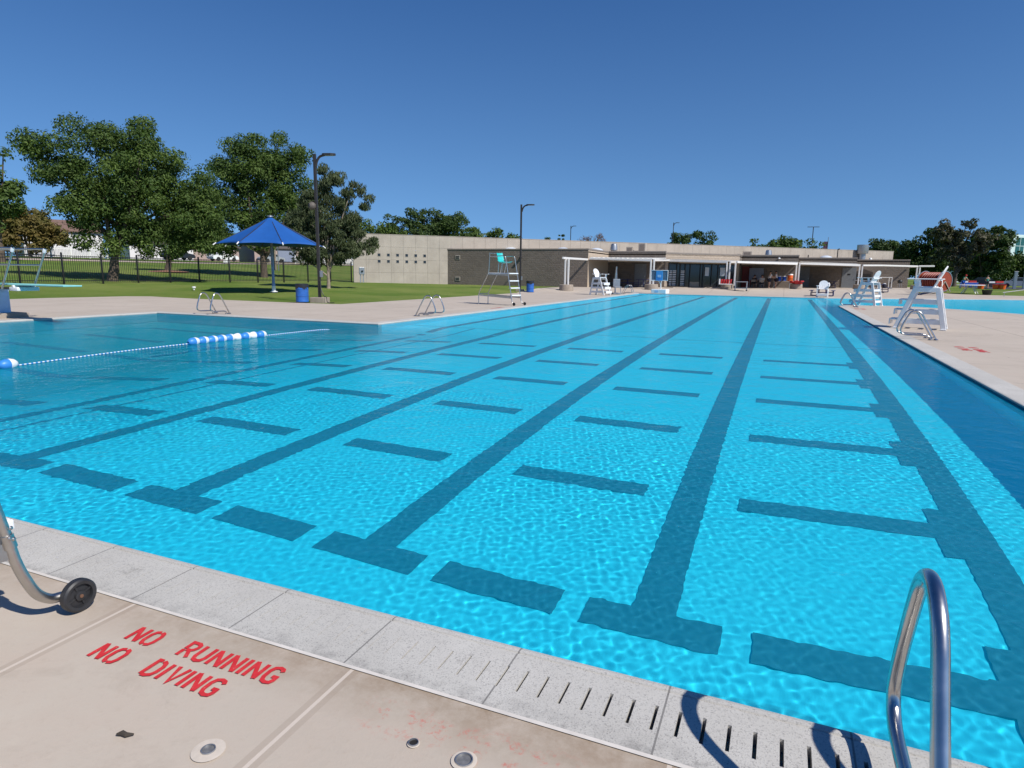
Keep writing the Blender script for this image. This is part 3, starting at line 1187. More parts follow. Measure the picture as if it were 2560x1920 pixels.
# doors, boards and storefront under the canopies
def door(x, y, w, h, mat, rz=0, z0=.3, sign=None):
    d = MB().box((-w / 2, -.05, z0), (w / 2, .0, z0 + h), .01).build('door', mat, bld)
    d.location = (x, y - .003, 0)
    d.rotation_euler = (0, 0, rz)
    MB().box((w / 2 - .12, -.10, z0 + .95), (w / 2 - .07, -.053, z0 + 1.1)).build('handle', M['galv'], d)
    if sign is not None: MB().box((-.17, -.062, z0 + 1.45), (.13, -.053, z0 + 1.62)).build('door_sign', sign, d)
    return d


door(-13.2, 64.28, 1.15, 2.25, M['grey_door'])
door(-3.75, 74.48, .95, 2.2, M['red_door'])
door(2.1, 83.98, 1.3, 2.3, M['grey_door'])
door(6.9, 83.98, 1.45, 2.3, M['grey_door'], sign=M['dark'])
# diagonal entrance: dark opening, mullions, glass, header beam
ent = MB().box((.4, -.03, .3), (8.6, -.012, 2.66)).build('entrance_glazing', M['glass_dark'], bld)
ent.location = (-10.8, 64.3, 0)
ent.rotation_euler = (0, 0, PI / 4)
fr = MB()
for x in (.4, 1.35, 1.75, 2.35, 2.95, 4.2, 4.55, 5.6, 6.4, 7.4, 8.55): fr.box((x - .04, -.08, .3), (x + .04, -.03, 2.66))
for z in (.3, 2.6): fr.box((.36, -.082, z), (8.59, -.031, z + .08))
fr.build('mullion', M['black_iron'], ent)
for (x0, x1) in ((.5, .8), (.9, 1.3), (1.85, 2.3)):
    ba = MB()
    for z in np.arange(.5, 1.9, .17): ba.box((x0, -.06, z), (x1, -.032, z + .07))
    ba.build('gate_slats', M['vinyl'], ent)
MB().box((3.0, -.045, .38), (4.15, -.032, .85)).build('lower_panel', M['gravel'], ent)
for x, w in ((5.0, .5), (6.95, .62)):
    MB().box((x - w / 2, -.10, 1.45), (x + w / 2, -.083, 2.3)).build('notice_board', M['galv'], ent)
MB().box((1.3, -.5, 2.66), (8.7, -.35, 2.86), .01).build('header_beam', M['stucco'], ent)
st = MB().box((-.1, -1.6, .2), (9.2, -.1, .36), .01).build('entrance_step', M['pot'], ent)

# gabled service window in the last bay
sw = MB().prism([(8.05, .3), (10.15, .3), (10.15, 2.15), (9.1, 2.55), (8.05, 2.15)], 0, .02, Matrix(((1, 0, 0, 0), (0, 0, -1, 91.48), (0, 1, 0, 0), (0, 0, 0, 1)))).build('service_window', M['soffit'], bld)
MB().box((8.2, 91.44, 1.2), (9.95, 91.459, 1.95)).build('opening', M['dark'], sw)
MB().box((8.0, 91.3, 1.1), (10.2, 91.46, 1.18), .01).build('counter', M['galv'], sw)

# plant on the roof
def dome(x, y, r=.78):
    mb = MB().box((x - r, y - r, 3.5), (x + r, y + r, 3.70), .02)
    c = mb.build('skylight_curb', M['galv'], bld)
    MB().lathe([(r * 1.0, 3.70), (r * .94, 3.80), (r * .78, 3.92), (r * .5, 4.02), (r * .2, 4.07), (0.001, 4.08)], 24, Matrix.Translation((x, y, 0))).build('skylight_dome', M['dome'], c)


for x, y in ((-26.0, 61.4), (-20.6, 62.0), (-17.6, 63.6), (4.5, 87.2)): dome(x, y)
def fan(x, y, r=.36, top=4.7):
    MB().lathe([(r * .75, 3.5), (r * .8, top - .75), (r * 1.1, top - .7), (r * 1.05, top - .5), (r * 1.02, top - .45), (r * .95, top - .25), (r * .8, top - .05), (r * .5, top), (.001, top)], 20, Matrix.Translation((x, y, 0))).build('roof_fan', M['galv'], bld)


fan(-16.9, 68.0)
fan(-1.8, 78.0, .34, 4.4)
for x, y, w, z in ((-15.15, 68.0, .34, 4.35), (-13.85, 68, .36, 4.72), (-4.1, 80.0, .5, 4.3)):
    u = MB().box((x - w, y - w, 3.5), (x + w, y + w, z), .02).build('roof_unit', M['unit'], bld)
    MB().box((x - w * .7, y - w - .012, 3.7), (x + w * .7, y - w - .001, z - .12)).build('grille', M['dark_cap'], u)
MB().box((-15.0, 67.8, 3.78), (-14.2, 68.1, 3.95)).build('roof_duct', M['unit'], bld)
tw = MB().lathe([(.40, 3.5), (.40, 4.55), (.66, 4.5), (.68, 4.55), (.68, 5.6), (.62, 5.62), (.60, 5.5), (0.001, 5.5)], 28, Matrix.Translation((9.0, 94, 0))).build('exhaust_tower', M['galv'], bld)
MB().tube([(5.9, 90, 3.5), (5.9, 90, 4.9), (6.1, 90, 4.95)], .07).build('vent_pipe', M['dark_bronze'], bld)
MB().lathe([(.16, 3.5), (.15, 3.75), (.1, 4.0), (.1, 4.15), (.16, 4.2), (.16, 4.28), (.001, 4.3)], 14, Matrix.Translation((-29.4, 59.2, 0))).build('vent_pipe', M['white_metal'], bld)
MB().lathe([(.2, 3.5), (.19, 3.8), (.12, 3.95), (0.001, 3.97)], 14, Matrix.Translation((9.9, 93.2, 0))).build('vent_pipe', M['white_metal'], bld)
MB().tube([(2.5, 86, 3.5), (2.5, 86, 4.1)], .06).build('vent_pipe', M['dark_bronze'], bld)

# electrical cabinet in front of the concrete wall
cab = empty('utility_cabinet', (-36.1, 49.9, zg(-36.1, 49.9)), WALL_RZ, 'grey electrical cabinet on two legs in front of the concrete wall', 'cabinet')
MB().box((-.24, -.14, .75), (.24, .14, 1.42), .02).build('box', M['galv'], cab)
MB().box((-.17, -.04, 0), (-.09, .04, .75)).box((.09, -.04, 0), (.17, .04, .75)).build('leg', M['galv'], cab)
MB().lathe([(.09, 0), (.09, .08), (0.001, .1)], 16, TM((.02, -.142, 1.05), (0, -1, 0))).build('meter', M['glass_dark'], cab)

# ------------------------------------------------------------------ pool grab rails
def make_rail(label):
    root = empty('grab_rail', (0, 0, 0), 0, label, 'handrail', 'stainless grab rails round the pool')
    pr = [(.79, -.05), (.79, 0), (.765, .06), (.62, .33), (.50, .55), (.45, .64), (.40, .70), (.32, .742), (.24, .735), (.175, .68), (.125, .58), (.08, .47), (.04, .36), (.012, .25),
          (.02, .17), (.07, .125), (.15, .107), (.3, .105), (.5, .103), (.60, .095), (.655, .06), (.67, .0), (.67, -.05)]
    MB().tube(smooth_path([(-s, 0, z * (.95 if z > .2 else 1)) for s, z in pr], 5), .022, 16).build('tube', M['steel'], root)
    for s in (.79, .67):
        MB().lathe([(.026, .03), (.04, .024), (.055, .008), (.055, .0)], 18, Matrix.Translation((-s, 0, .006))).build('flange', M['steel'], root)
    return root


# local +x points over the water; the origin sits on the water's edge
rail0 = make_rail('near stainless grab rail in the bottom right corner of the deck')
rail0.location = (.437, YN, .004)
rail0.rotation_euler = (0, 0, PI / 2)
RL = [((.865, YN), PI / 2, 'twin of the near stainless rail, just past the right edge'),
      ((XR, 18.70), PI, 'nearer of the paired rails before the closest white lifeguard chair'),
      ((XR, 19.25), PI, 'farther of the paired rails before the closest white lifeguard chair'),
      ((XR, 37.3), PI, 'nearer stainless rail beside the white lifeguard chair at the wing'),
      ((XR, 37.85), PI, 'farther stainless rail beside the white lifeguard chair at the wing'),
      ((XL, 19.0), 0, 'nearer of the paired rails left of the wheeled teal chair'),
      ((XL, 19.6), 0, 'farther of the paired rails left of the wheeled teal chair'),
      ((-17.35, YW), -PI / 2, 'right rail of the pair at the diving well far edge'),
      ((-17.95, YW), -PI / 2, 'left rail of the pair at the diving well far edge'),
      ((XL, 49.6), 0, 'nearer far corner rail beside the pool lift'),
      ((XL, 50.2), 0, 'farther far corner rail beside the pool lift')]
for (x, y), rz, lb in RL: copy_thing(rail0, (x, y, .004), rz, lb)

# ------------------------------------------------------------------ wheeled tubular lifeguard stands
def make_stand():
    root = empty('lifeguard_stand', (0, 0, 0), 0, 'tall tubular lifeguard stand on wheels with teal seat', 'lifeguard chair')
    A = M['alu']
    r = .0215
    for s in (-1, 1):
        y = s * .36
        fr = [(-.055, s * .37, .074), (-.10, y, .082), (-.15, y, .13), (-.185, y, .21), (-.215, y, .31), (-.245, y, .47), (-.40, y, 1.25), (-.585, y, 2.14), (-.64, y, 2.24), (-.74, y, 2.28), (-1.0, y, 2.27), (-1.53, y, 2.25)]
        MB().tube(smooth_path(fr, 5), r, 14).build('front_leg', A, root)
        rr = [(-2.2, y, 0), (-2.2, y, .3), (-2.17, y, .55), (-1.95, y, .92), (-1.68, y, 1.36), (-1.60, y, 1.52), (-1.55, y, 2.0), (-1.53, y, 2.43)]
        MB().tube(smooth_path(rr, 5), r, 12).build('rear_leg', A, root)
        MB().beam((-2.15, y, .44), (-.225, y, .36), .012, .075).build('side_brace', A, root)
        MB().beam((-1.64, y, 1.43), (-.43, y, 1.40), .03, .05).build('side_brace', A, root)
        # wheel: tyre, disc, hub
        wy = s * .425
        T = Matrix.Translation((-.02, wy, .0745)) @ MX((0, s, 0))
        wh = MB().lathe([(.053, -.019), (.066, -.021), (.0735, -.014), (.0745, 0), (.0735, .014), (.066, .021), (.053, .019), (.05, .010), (.048, -.010), (.053, -.019)], 40, T).build('wheel', M['rubber'], root)
        d = MB().lathe([(.0505, .004), (.024, .006), (.022, .018), (.010, .020), (.0, .020)], 32, T).lathe([(.0505, -.006), (.02, -.008), (0, -.010)], 32, T)
        for k in range(4):
            a = k * PI / 2 + .35
            d.beam(T @ Vector((.018 * math.cos(a), .018 * math.sin(a), .008)), T @ Vector((.051 * math.cos(a), .051 * math.sin(a), .008)), .006, .008)
        d.build('wheel_disc', M['rubber'], wh)
        MB().lathe([(.008, .016), (.008, .024), (.0, .025)], 12, T).build('axle_bolt', simple('rusty_bolt', (.24, .13, .08), .6, .6), wh)
        MB().tube([(-.03, s * .36, .0745), (-.02, s * .44, .0745)], .009, 8).build('axle', A, root)
        # clamps with bolts on the front leg
        cl = MB()
        a, b = Vector((-.2265, y, .372)), Vector((-.2385, y, .432))
        cl.tube([a, b], .0265, 14)
        cl.tube([(a + b) / 2 + Vector((0, -s * .02, -.01)), (a + b) / 2 + Vector((-.16, -s * .05, -.05))], .016, 10)
        for k in ((.03, .01), (-.015, .018), (.012, .06)):
            cl.lathe([(.0, .006), (.006, .005), (.009, 0)], 10, TM((-.232 + k[0] * .3, y + s * .0255, .402 + k[1]), (0.2, s, 0)))
        cl.build('clamp', A, root)
    for x, z in ((-2.18, .5), (-1.62, 1.45), (-1.53, 2.40), (-1.535, 2.25)):
        MB().tube([(x, -.36, z), (x, .36, z)], .018, 10).build('cross_bar', A, root)
    for z, dd in ((.46, .12), (.80, .12), (1.13, .12)):
        x = -.215 - (z - .31) * .195
        t = MB().box((x - .075, -.35, z - .022), (x + .05, .35, z + .022), .006)
        for k in range(3): t.box((x - .06 + k * .038, -.345, z + .022), (x - .04 + k * .038, .345, z + .030))
        t.build('step', M['white_plastic'], root)
    MB().box((-1.60, -.35, 1.45), (-.36, .35, 1.50), .01).build('platform', M['white_plastic'], root)
    # bucket seat
    prof = [(-.62, 1.99), (-.72, 1.975), (-.9, 1.96), (-1.05, 1.965), (-1.15, 2.02), (-1.20, 2.12), (-1.235, 2.25), (-1.27, 2.36), (-1.285, 2.42)]
    vs, fs = [], []
    P = smooth_path([(x, 0, z) for x, z in prof], 3)
    for i, p in enumerate(P):
        wd = .24 - .03 * abs(i / len(P) - .3)
        for k in range(9):
            u = (k - 4) / 4
            lift = .055 * abs(u) ** 3
            vs.append((p.x + (lift if i > len(P) * .55 else 0), u * wd, p.z + (lift if i <= len(P) * .55 else lift * .3)))
    n2 = len(P)
    up = [(a, b, c + .0) for a, b, c in vs]
    dn = [(a - .012, b, c - .014) for a, b, c in vs]
    for i in range(n2 - 1):
        for k in range(8):
            a = i * 9 + k
            fs.append((a, a + 1, a + 10, a + 9))
            q = 9 * n2
            fs.append((q + a, q + a + 9, q + a + 10, q + a + 1))
    mb = MB().add(up + dn, fs, True)
    q = 9 * n2
    for i in range(n2 - 1):
        mb.add([up[i * 9], up[i * 9 + 9], dn[i * 9 + 9], dn[i * 9]], [(0, 1, 2, 3)])
        mb.add([up[i * 9 + 8], dn[i * 9 + 8], dn[i * 9 + 17], up[i * 9 + 17]], [(0, 1, 2, 3)])
    mb.add([*up[:9], *dn[:9][::-1]], [tuple(range(18))])
    mb.add([*up[-9:], *dn[-9:][::-1]], [tuple(range(17, -1, -1))])
    mb.build('seat', M['teal_plastic'], root)
    for y in (-.16, .16):
        MB().tube([(-.95, y, 1.96), (-1.05, y, 1.5)], .016, 8).build('seat_post', A, root)
        MB().tube([(-1.14, y, 2.0), (-1.2, y, 1.5)], .012, 8).build('seat_post', A, root)
    return root


stand = make_stand()
stand.location = (-3.215, 1.712, .005)
stand.rotation_euler = (0, 0, PI / 2)
stand['label'] = 'near wheeled lifeguard stand, only a chrome leg and black wheel showing'
stand['group'] = 'wheeled lifeguard stands'
copy_thing(stand, (-11.30, 27.85, .004), R(-14), 'wheeled tubular lifeguard stand with teal bucket seat beyond the pool')

# ------------------------------------------------------------------ white plastic lifeguard chairs
def make_guard_chair(label, seat=1.24, cat='lifeguard chair', low=False):
    root = empty('lifeguard_chair', (0, 0, 0), 0, label, cat, 'white plastic lifeguard chairs')
    W = M['white_plastic']
    dx = (.42 if not low else .10)
    xf0, xf1 = .0, -dx                      # front leg foot and top
    xb0, xb1 = -(1.24 if not low else .78), -(.98 if not low else .70)
    lv = [z for z in (.22, .52, .82) if z < seat - .25]
    for s in (-1, 1):
        y = s * .37
        MB().beam((xf0, y, .0), (xf1, y, seat - .02), .045, .135, .012, (1, 0, 0)).build('front_leg', W, root)
        MB().beam((xb0, y, .0), (xb1, y, seat - .02), .045, .135, .012, (1, 0, 0)).build('rear_leg', W, root)
        MB().box((xb0 - .07, y - .055, 0), (xb0 + .09, y + .055, .035), .01).build('foot', W, root)
        MB().box((xf0 - .08, y - .055, 0), (xf0 + .07, y + .055, .035), .01).build('foot', W, root)
        for z in lv:
            t = z / seat
            MB().beam((xf0 + (xf1 - xf0) * t, y - s * .045, z), (xb0 + (xb1 - xb0) * t, y - s * .045, z), .035, .14, .01).build('side_rail', W, root)
        MB().beam((xf1 + .06, y - s * .002, seat - .06), (xb1 - .06, y - s * .002, seat - .06), .05, .15, .02).build('side_rail', W, root)
        # arm rest on a post
        MB().beam((xf1 - .03, y, seat), (xf1 + .02, y, seat + .24), .04, .11, .01, (1, 0, 0)).build('arm_post', W, root)
        MB().box((xb1 - .10, y - .075, seat + .24), (xf1 + .25, y + .075, seat + .272), .014).build('arm_rest', W, root)
    for z in lv:
        t = z / seat
        x = xf0 + (xf1 - xf0) * t
        MB().box((x - .02, -.34, z + .03), (x + .27, .34, z + .07), .012).box((x + .235, -.34, z - .10), (x + .27, .34, z + .029), .008).build('step', W, root)
        x = xb0 + (xb1 - xb0) * t
        MB().box((x - .02, -.34, z - .06), (x + .02, .34, z + .06), .01).build('rear_rung', W, root)
    sl = MB()
    for k in range(5):
        x = xf1 + .08 - k * .122
        sl.box((x - .115, -.34, seat), (x, .34, seat + .035), .008)
    sl.build('seat', W, root)
    b = MB()
    for k in range(5):
        u = (k - 2)
        hgt = .66 - .035 * u * u
        yc = u * .118
        a = Vector((xb1 + .12, 0, seat + .03))
        up_ = Vector((-.28, 0, .62)).normalized()
        T = Matrix(((0, up_.x, up_.z, a.x), (1, 0, 0, 0), (0, up_.z, -up_.x, a.z), (0, 0, 0, 1)))
        def top(y):
            return .40 + .27 * math.sqrt(max(0, 1 - (y / .305) ** 2))
        y0, y1 = yc - .0565, yc + .0565
        if k == 0: y0 = -.30
        if k == 4: y1 = .30
        poly = [(y0, 0), (y1, 0)] + [(y1 + (y0 - y1) * q / 6, top(y1 + (y0 - y1) * q / 6)) for q in range(7)]
        b.prism(poly, -.015, .015, T)
    b.build('backrest', W, root)
    MB().box((xb1 - .05, -.36, seat + .205), (xb1 - .012, .36, seat + .238)).build('back_brace', W, root)
    return root


gc = make_guard_chair('nearest white lifeguard chair, in shade beside the right pool edge')
gc.location = (3.36, 23.0, .005)
gc.rotation_euler = (0, 0, R(166))
copy_thing(gc, (3.80, 40.7, .005), R(148), 'white lifeguard chair at the wing shore with sunlit back and round headrest')
copy_thing(gc, (-11.75, 45.7, .005), R(-22), 'white lifeguard chair at the far left pool corner beside the lift')
lc = make_guard_chair('low white slatted armchair facing us on the far pool edge', .60, 'chair', True)
lc.location = (2.72, 53.35, .004)
lc.rotation_euler = (0, 0, R(-97))

# ------------------------------------------------------------------ shade umbrella, lamps, bins
ux, uy = -28.15, 30.1
ug = zg(ux, uy)
um = empty('shade_umbrella', (ux, uy, ug), R(9), 'large blue octagonal shade umbrella on the lawn', 'umbrella')
MB().lathe([(.10, -.1), (.10, .5), (.085, .52), (.08, 4.4), (.0, 4.42)], 20).build('pole', M['galv'], um)
MB().lathe([(.22, 0), (.22, .03), (.12, .05), (.11, .35), (0.001, .36)], 20).build('base_sleeve', M['white_metal'], um)
RU, ZE, ZT = 3.1, 2.72, 4.4
cv, cf = [], []
NR, NS = 8, 8
for i in range(NR + 1):
    t = i / NR
    for s in range(8):
        for k in range(NS):
            a0, a1 = s * PI / 4, (s + 1) * PI / 4
            u = k / NS
            p0 = Vector((math.cos(a0), math.sin(a0), 0)) * RU * t
            p1 = Vector((math.cos(a1), math.sin(a1), 0)) * RU * t
            p = p0.lerp(p1, u)
            b = 4 * u * (1 - u)
            p *= 1 - .075 * b * t
            z = ZT + (ZE - ZT) * (t ** .92) - .12 * b * t * (1 - t * .3) * .5 + .11 * b * t ** 6
            cv.append((p.x, p.y, z))
m8 = 8 * NS
for i in range(NR):
    for j in range(m8):
        cf.append((i * m8 + j, (i + 1) * m8 + j, (i + 1) * m8 + (j + 1) % m8, i * m8 + (j + 1) % m8))
cn = MB()
for f4 in cf:
    cn.add([cv[q] for q in f4], [(0, 1, 2, 3)], True)
can = cn.build('canopy', M['blue_fabric'], um, 12)
sol = can.modifiers.new('thickness', 'SOLIDIFY')
sol.thickness = .012
MB().lathe([(.17, ZT - .03), (.16, ZT + .03), (.02, ZT + .06), (.001, ZT + .06)], 16).build('top_cap', M['galv'], um)
for s in range(8):
    a = s * PI / 4
    e = Vector((math.cos(a) * RU, math.sin(a) * RU, ZE - .02))
    ib = Vector((math.cos(a) * .08, math.sin(a) * .08, ZT - .12))
    rb = MB().tube([ib, e], .025, 8).build('rib', M['dark_bronze'], um)
    MB().tube([e - (e - ib).normalized() * .10 + Vector((0, 0, .04)), e + (e - ib).normalized() * .09], .033, 10).build('rib_cap', M['white_metal'], rb)


def lamp_post(x, y, z0, h, rz, label, arms=1, spk=False, group=None):
    root = empty('lamp_post', (x, y, z0), rz, label, 'lamp post', 'area lights round the pool')
    B = M['dark_bronze']
    MB().beam((0, 0, .0), (0, 0, h), .125, .125, .012, (1, 0, 0)).build('pole', B, root)
    for k in range(arms):
        s = 1 if k == 0 else -1
        ar = smooth_path([(s * .05, 0, h - .55), (s * .12, 0, h - .30), (s * .26, 0, h - .12), (s * .5, 0, h - .045)], 5) if arms == 1 else [Vector((0, 0, h - .03)), Vector((s * .4, 0, h - .03))]
        MB().tube(ar, .055, 10).build('arm', B, root)
        poly = [(.42, -.13), (.55, -.17), (.85, -.155), (1.0, -.08), (1.03, 0), (1.0, .08), (.85, .155), (.55, .17), (.42, .13)]
        hd = MB().prism([(s * a, b) for a, b in poly][::s], h - .075, h + .005).build('lamp_head', B, root)
        MB().box((min(s * .52, s * .95), -.11, h - .083), (max(s * .52, s * .95), .11, h - .0755)).build('lens', M['galv'], hd)
    return root


l1 = lamp_post(-20.42, 24.84, .01, 6.78, R(14), 'tall dark lamp post with curved arm beside the near blue bin', group=None)
MB().box((-.36, -.32, -.05), (.36, .32, .22), .02).build('footing', M['pot'], l1)
M['speaker'] = simple('weathered_speaker', (.10, .085, .07), .6)
sp = MB().lathe([(.02, -.14), (.13, -.12), (.19, -.02), (.19, .05), (.12, .16), (.03, .18)], 18, TM((-.16, -.08, 4.45), (-.7, -.7, 0))).build('loudspeaker', M['speaker'], l1)
MB().box((.07, -.09, 1.17), (.17, .09, 1.47), .01).build('outlet_box', M['galv'], l1)
MB().tube(smooth_path([(.08, -.06, 1.0), (.14, -.12, .6), (.3, -.2, .3), (.5, -.36, .24), (.62, -.5, .01), (1.0, -.62, .005)], 5), .018, 6).build('conduit', M['rubber'], l1)
l2 = lamp_post(-18.9, 46.6, .05, 6.6, R(8), 'tall dark lamp post with short arm in front of the block wall')
MB().box((-.3, -.3, -.05), (.3, .3, .2), .02).build('footing', M['pot'], l2)
MB().box((.07, -.08, .9), (.16, .08, 1.2), .01).build('outlet_box', M['galv'], l2)
lamp_post(-37.7, 117.9, zg(-37.7, 117.9), 9.9, R(10), 'distant lamp post above the roof left of the dry tree')
lamp_post(-19.1, 120.3, .3, 10.5, R(10), 'distant single arm lamp post rising behind the roof among trees')
lamp_post(4.2, 130, .3, 10.1, R(10), 'distant lamp post with two arms behind the roof', 2)

fp = empty('flagpole', (8.9, 170, .3), 0, 'thin distant flagpole with limp flag above the roof line', 'flagpole')
MB().tube([(0, 0, 0), (0, 0, 10.4)], .07, 8).build('pole', M['galv'], fp)
MB().prism([(-.95, 0), (0, .0), (0, .06), (-.5, .12), (-.95, .06)], 7.2, 9.4).build('flag', simple('dark_flag_cloth', (.16, .07, .12), .9), fp)


def make_bin(label):
    root = empty('trash_drum', (0, 0, 0), 0, label, 'trash can', 'blue steel drum trash cans')
    pr = [(0.001, .03), (.285, .03), (.29, .04), (.29, .08), (.285, .1), (.285, .3), (.296, .31), (.296, .33), (.285, .34), (.285, .6), (.296, .61), (.296, .63), (.285, .64), (.285, .78)]
    MB().lathe(pr, 36).build('drum', M['blue_paint'], root)
    bg = []
    for r, z in ((.27, .5), (.282, .86), (.297, .875), (.303, .84), (.298, .74), (.292, .66)): bg.append((r, z))
    mb = MB()
    nn = 44
    vs, fs = [], []
    for i, (r, z) in enumerate(bg):
        for j in range(nn):
            th = 2 * PI * j / nn
            w = (.008 * math.sin(j * 2.1 + i) + .006 * math.sin(j * 3.7)) * (1 if i > 1 else 0)
            zz = z + (.05 * math.sin(j * .55 + 1) + .02 * math.sin(j * 1.7) if i >= 4 else 0)
            vs.append(((r + w) * math.cos(th), (r + w) * math.sin(th), zz))
    for i in range(len(bg) - 1):
        for j in range(nn): fs.append((i * nn + j, i * nn + (j + 1) % nn, (i + 1) * nn + (j + 1) % nn, (i + 1) * nn + j))
    mb.add(vs, fs, True).build('bin_bag', M['bag'], root)
    MB().disc((0, 0, .62), .27, 24).build('bag_inside', M['bag'], root)
    MB().box((-.22, -.22, 0), (.22, .22, .028)).build('foot', M['rubber'], root)
    return root


b0 = make_bin('blue drum trash can with black bag beside the near lamp post')
b0.location = (-20.75, 24.0, .005)
copy_thing(b0, (-17.95, 46.3, .03), 1.0, 'blue drum trash can by the lamp post before the block wall')

# ------------------------------------------------------------------ diving board
dv = empty('diving_board', (-21.25, 11.6, 0), 0, 'one metre diving board with teal plank at the far left', 'diving board')
MB().box((-3.0, -.26, .975), (3.35, .26, 1.015), .012).build('board', M['board_teal'], dv)
MB().prism([(-.62, -.34), (-.04, -.34), (-.12, .34), (-.62, .34)], .14, .84).box((-.62, -.3, .8), (.0, .3, .88), .02).build('pedestal', M['stand_blue'], dv)
MB().box((-.9, -.6, -.05), (.3, .6, .14), .02).build('plinth', M['pot'], dv)
MB().box((1.05, -.30, .82), (1.42, .30, .93), .02).tube([(1.22, -.3, .95), (1.22, .3, .95)], .035).build('fulcrum', M['white_plastic'], dv)
MB().beam((-.3, -.22, .86), (1.1, -.22, .90), .05, .06).beam((-.3, .22, .86), (1.1, .22, .90), .05, .06).build('fulcrum_rail', M['dark_bronze'], dv)
for s in (-1, 1):
    g = MB()
    g.tube(smooth_path([(.95, s * .42, .88), (1.25, s * .42, 1.35), (1.62, s * .42, 1.93), (1.5, s * .42, 2.0), (.2, s * .42, 2.0), (-2.6, s * .42, 2.0)], 4), .028, 10)
    g.tube([(1.38, s * .42, 1.55), (-2.6, s * .42, 1.55)], .024, 8)
    g.tube([(-2.5, s * .42, 2.0), (-2.5, s * .42, 0)], .026, 8)
    go_ = g.build('guard_rail', M['alu'], dv)
    MB().lathe([(.045, -.05), (.05, 0), (.04, .06), (0.001, .07)], 12, TM((1.62, s * .42, 1.95), (.4, 0, .9))).build('rail_cap', M['white_plastic'], go_)

# ------------------------------------------------------------------ rope with floats across the diving well
pts = []
for k in range(61):
    t = k / 60
    y = 4.6 + (14.9 - 4.6) * t
    x = -10.9 - .38 * math.sin(t * PI) + .04 * math.sin(t * 13)
    pts.append(Vector((x, y, WATER_Z + .014 - .16 * sm((t - .86) / .14))))


def rope_at(y):
    t = (y - 4.6) / 10.3
    return Vector((-10.9 - .38 * math.sin(t * PI) + .04 * math.sin(t * 13), y, WATER_Z + .016))


M['rope'] = None
m, nt, b = nodes('blue_white_rope')
c = geo(nt)
wv = N(nt, 'TexWave', wave_type='BANDS')
wv.bands_direction = 'Y'
wv.inputs['Scale'].default_value = 4.2
nt.links.new(c, wv.inputs[0])
nt.links.new(mix(nt, ramp(nt, wv.outputs['Fac'], .45, .55), (.75, .76, .78), (.03, .22, .55)), b.inputs['Base Color'])
M['rope'] = m
tag(MB().tube(pts, .011, 8).build('lane_rope', M['rope']), 'blue and white rope floating across the diving well', 'rope')
def make_float(label, white=False):
    root = empty('rope_float', (0, 0, 0), 0, label, 'float', 'floats on the rope across the diving well')
    pr = [(.016, -.145), (.045, -.135), (.076, -.09), (.090, -.03), (.090, 0)]
    T = MX((0, 1, 0))
    MB().lathe(pr, 20, T).build('near_half', M['float_blue'], root)
    MB().lathe([(.090, 0), (.090, .03), (.076, .09), (.045, .135), (.016, .145)], 20, T).build('far_half', M['float_white'], root)
    return root


M['float_blue'] = simple('blue_float', (.04, .22, .58), .4)
M['float_white'] = simple('white_float', (.80, .80, .78), .35)
f0 = make_float('single blue and white float alone at the left end of the rope')
p = rope_at(6.02)
f0.location = p + Vector((0, 0, .03))
f0.rotation_euler = (.0, R(20), R(8))
for k in range(9):
    p = rope_at(9.68 + k * .228)
    nth = ('leftmost', 'second', 'third', 'fourth', 'middle', 'fourth from right', 'third from right', 'second from right', 'rightmost')[k]
    copy_thing(f0, p + Vector((0, 0, .03)), R(4) + (PI if k in (5, 7) else 0), nth + ' float in the row of nine blue and white ones on the rope')

# ------------------------------------------------------------------ painted words on the deck
LET = {
    'N': [[(0, 0), (0, 1)], [(0, 1), (.62, 0)], [(.62, 0), (.62, 1)]],
    'O': [[(.30, 1), (.10, .93), (0, .72), (0, .28), (.10, .07), (.26, 0)], [(.38, 1), (.56, .93), (.66, .72), (.66, .28), (.56, .07), (.34, 0)]],
    'R': [[(0, 0), (0, .44)], [(0, .50), (0, 1), (.40, 1), (.56, .9), (.58, .72), (.5, .56), (.36, .47), (.12, .47)], [(.32, .44), (.62, 0)]],
    'U': [[(0, 1), (0, .28), (.10, .07), (.31, 0), (.52, .07), (.62, .28), (.62, 1)]],
    'I': [[(0, 0), (0, 1)]],
    'G': [[(.62, .80), (.52, .95), (.32, 1), (.10, .92), (0, .70), (0, .30), (.10, .08), (.32, 0), (.54, .05), (.62, .2), (.62, .42), (.36, .42)]],
    'D': [[(0, 0), (0, 1), (.22, 1)], [(.30, 1), (.52, .9), (.62, .68), (.62, .32), (.52, .1), (.30, 0), (.06, 0)]],
    'V': [[(0, 1), (.32, 0), (.64, 1)]],
}
ADV = {'N': .98, 'O': 1.02, 'R': .96, 'U': .98, 'I': .38, 'G': .98, 'D': 1.0, 'V': .94, ' ': .80}


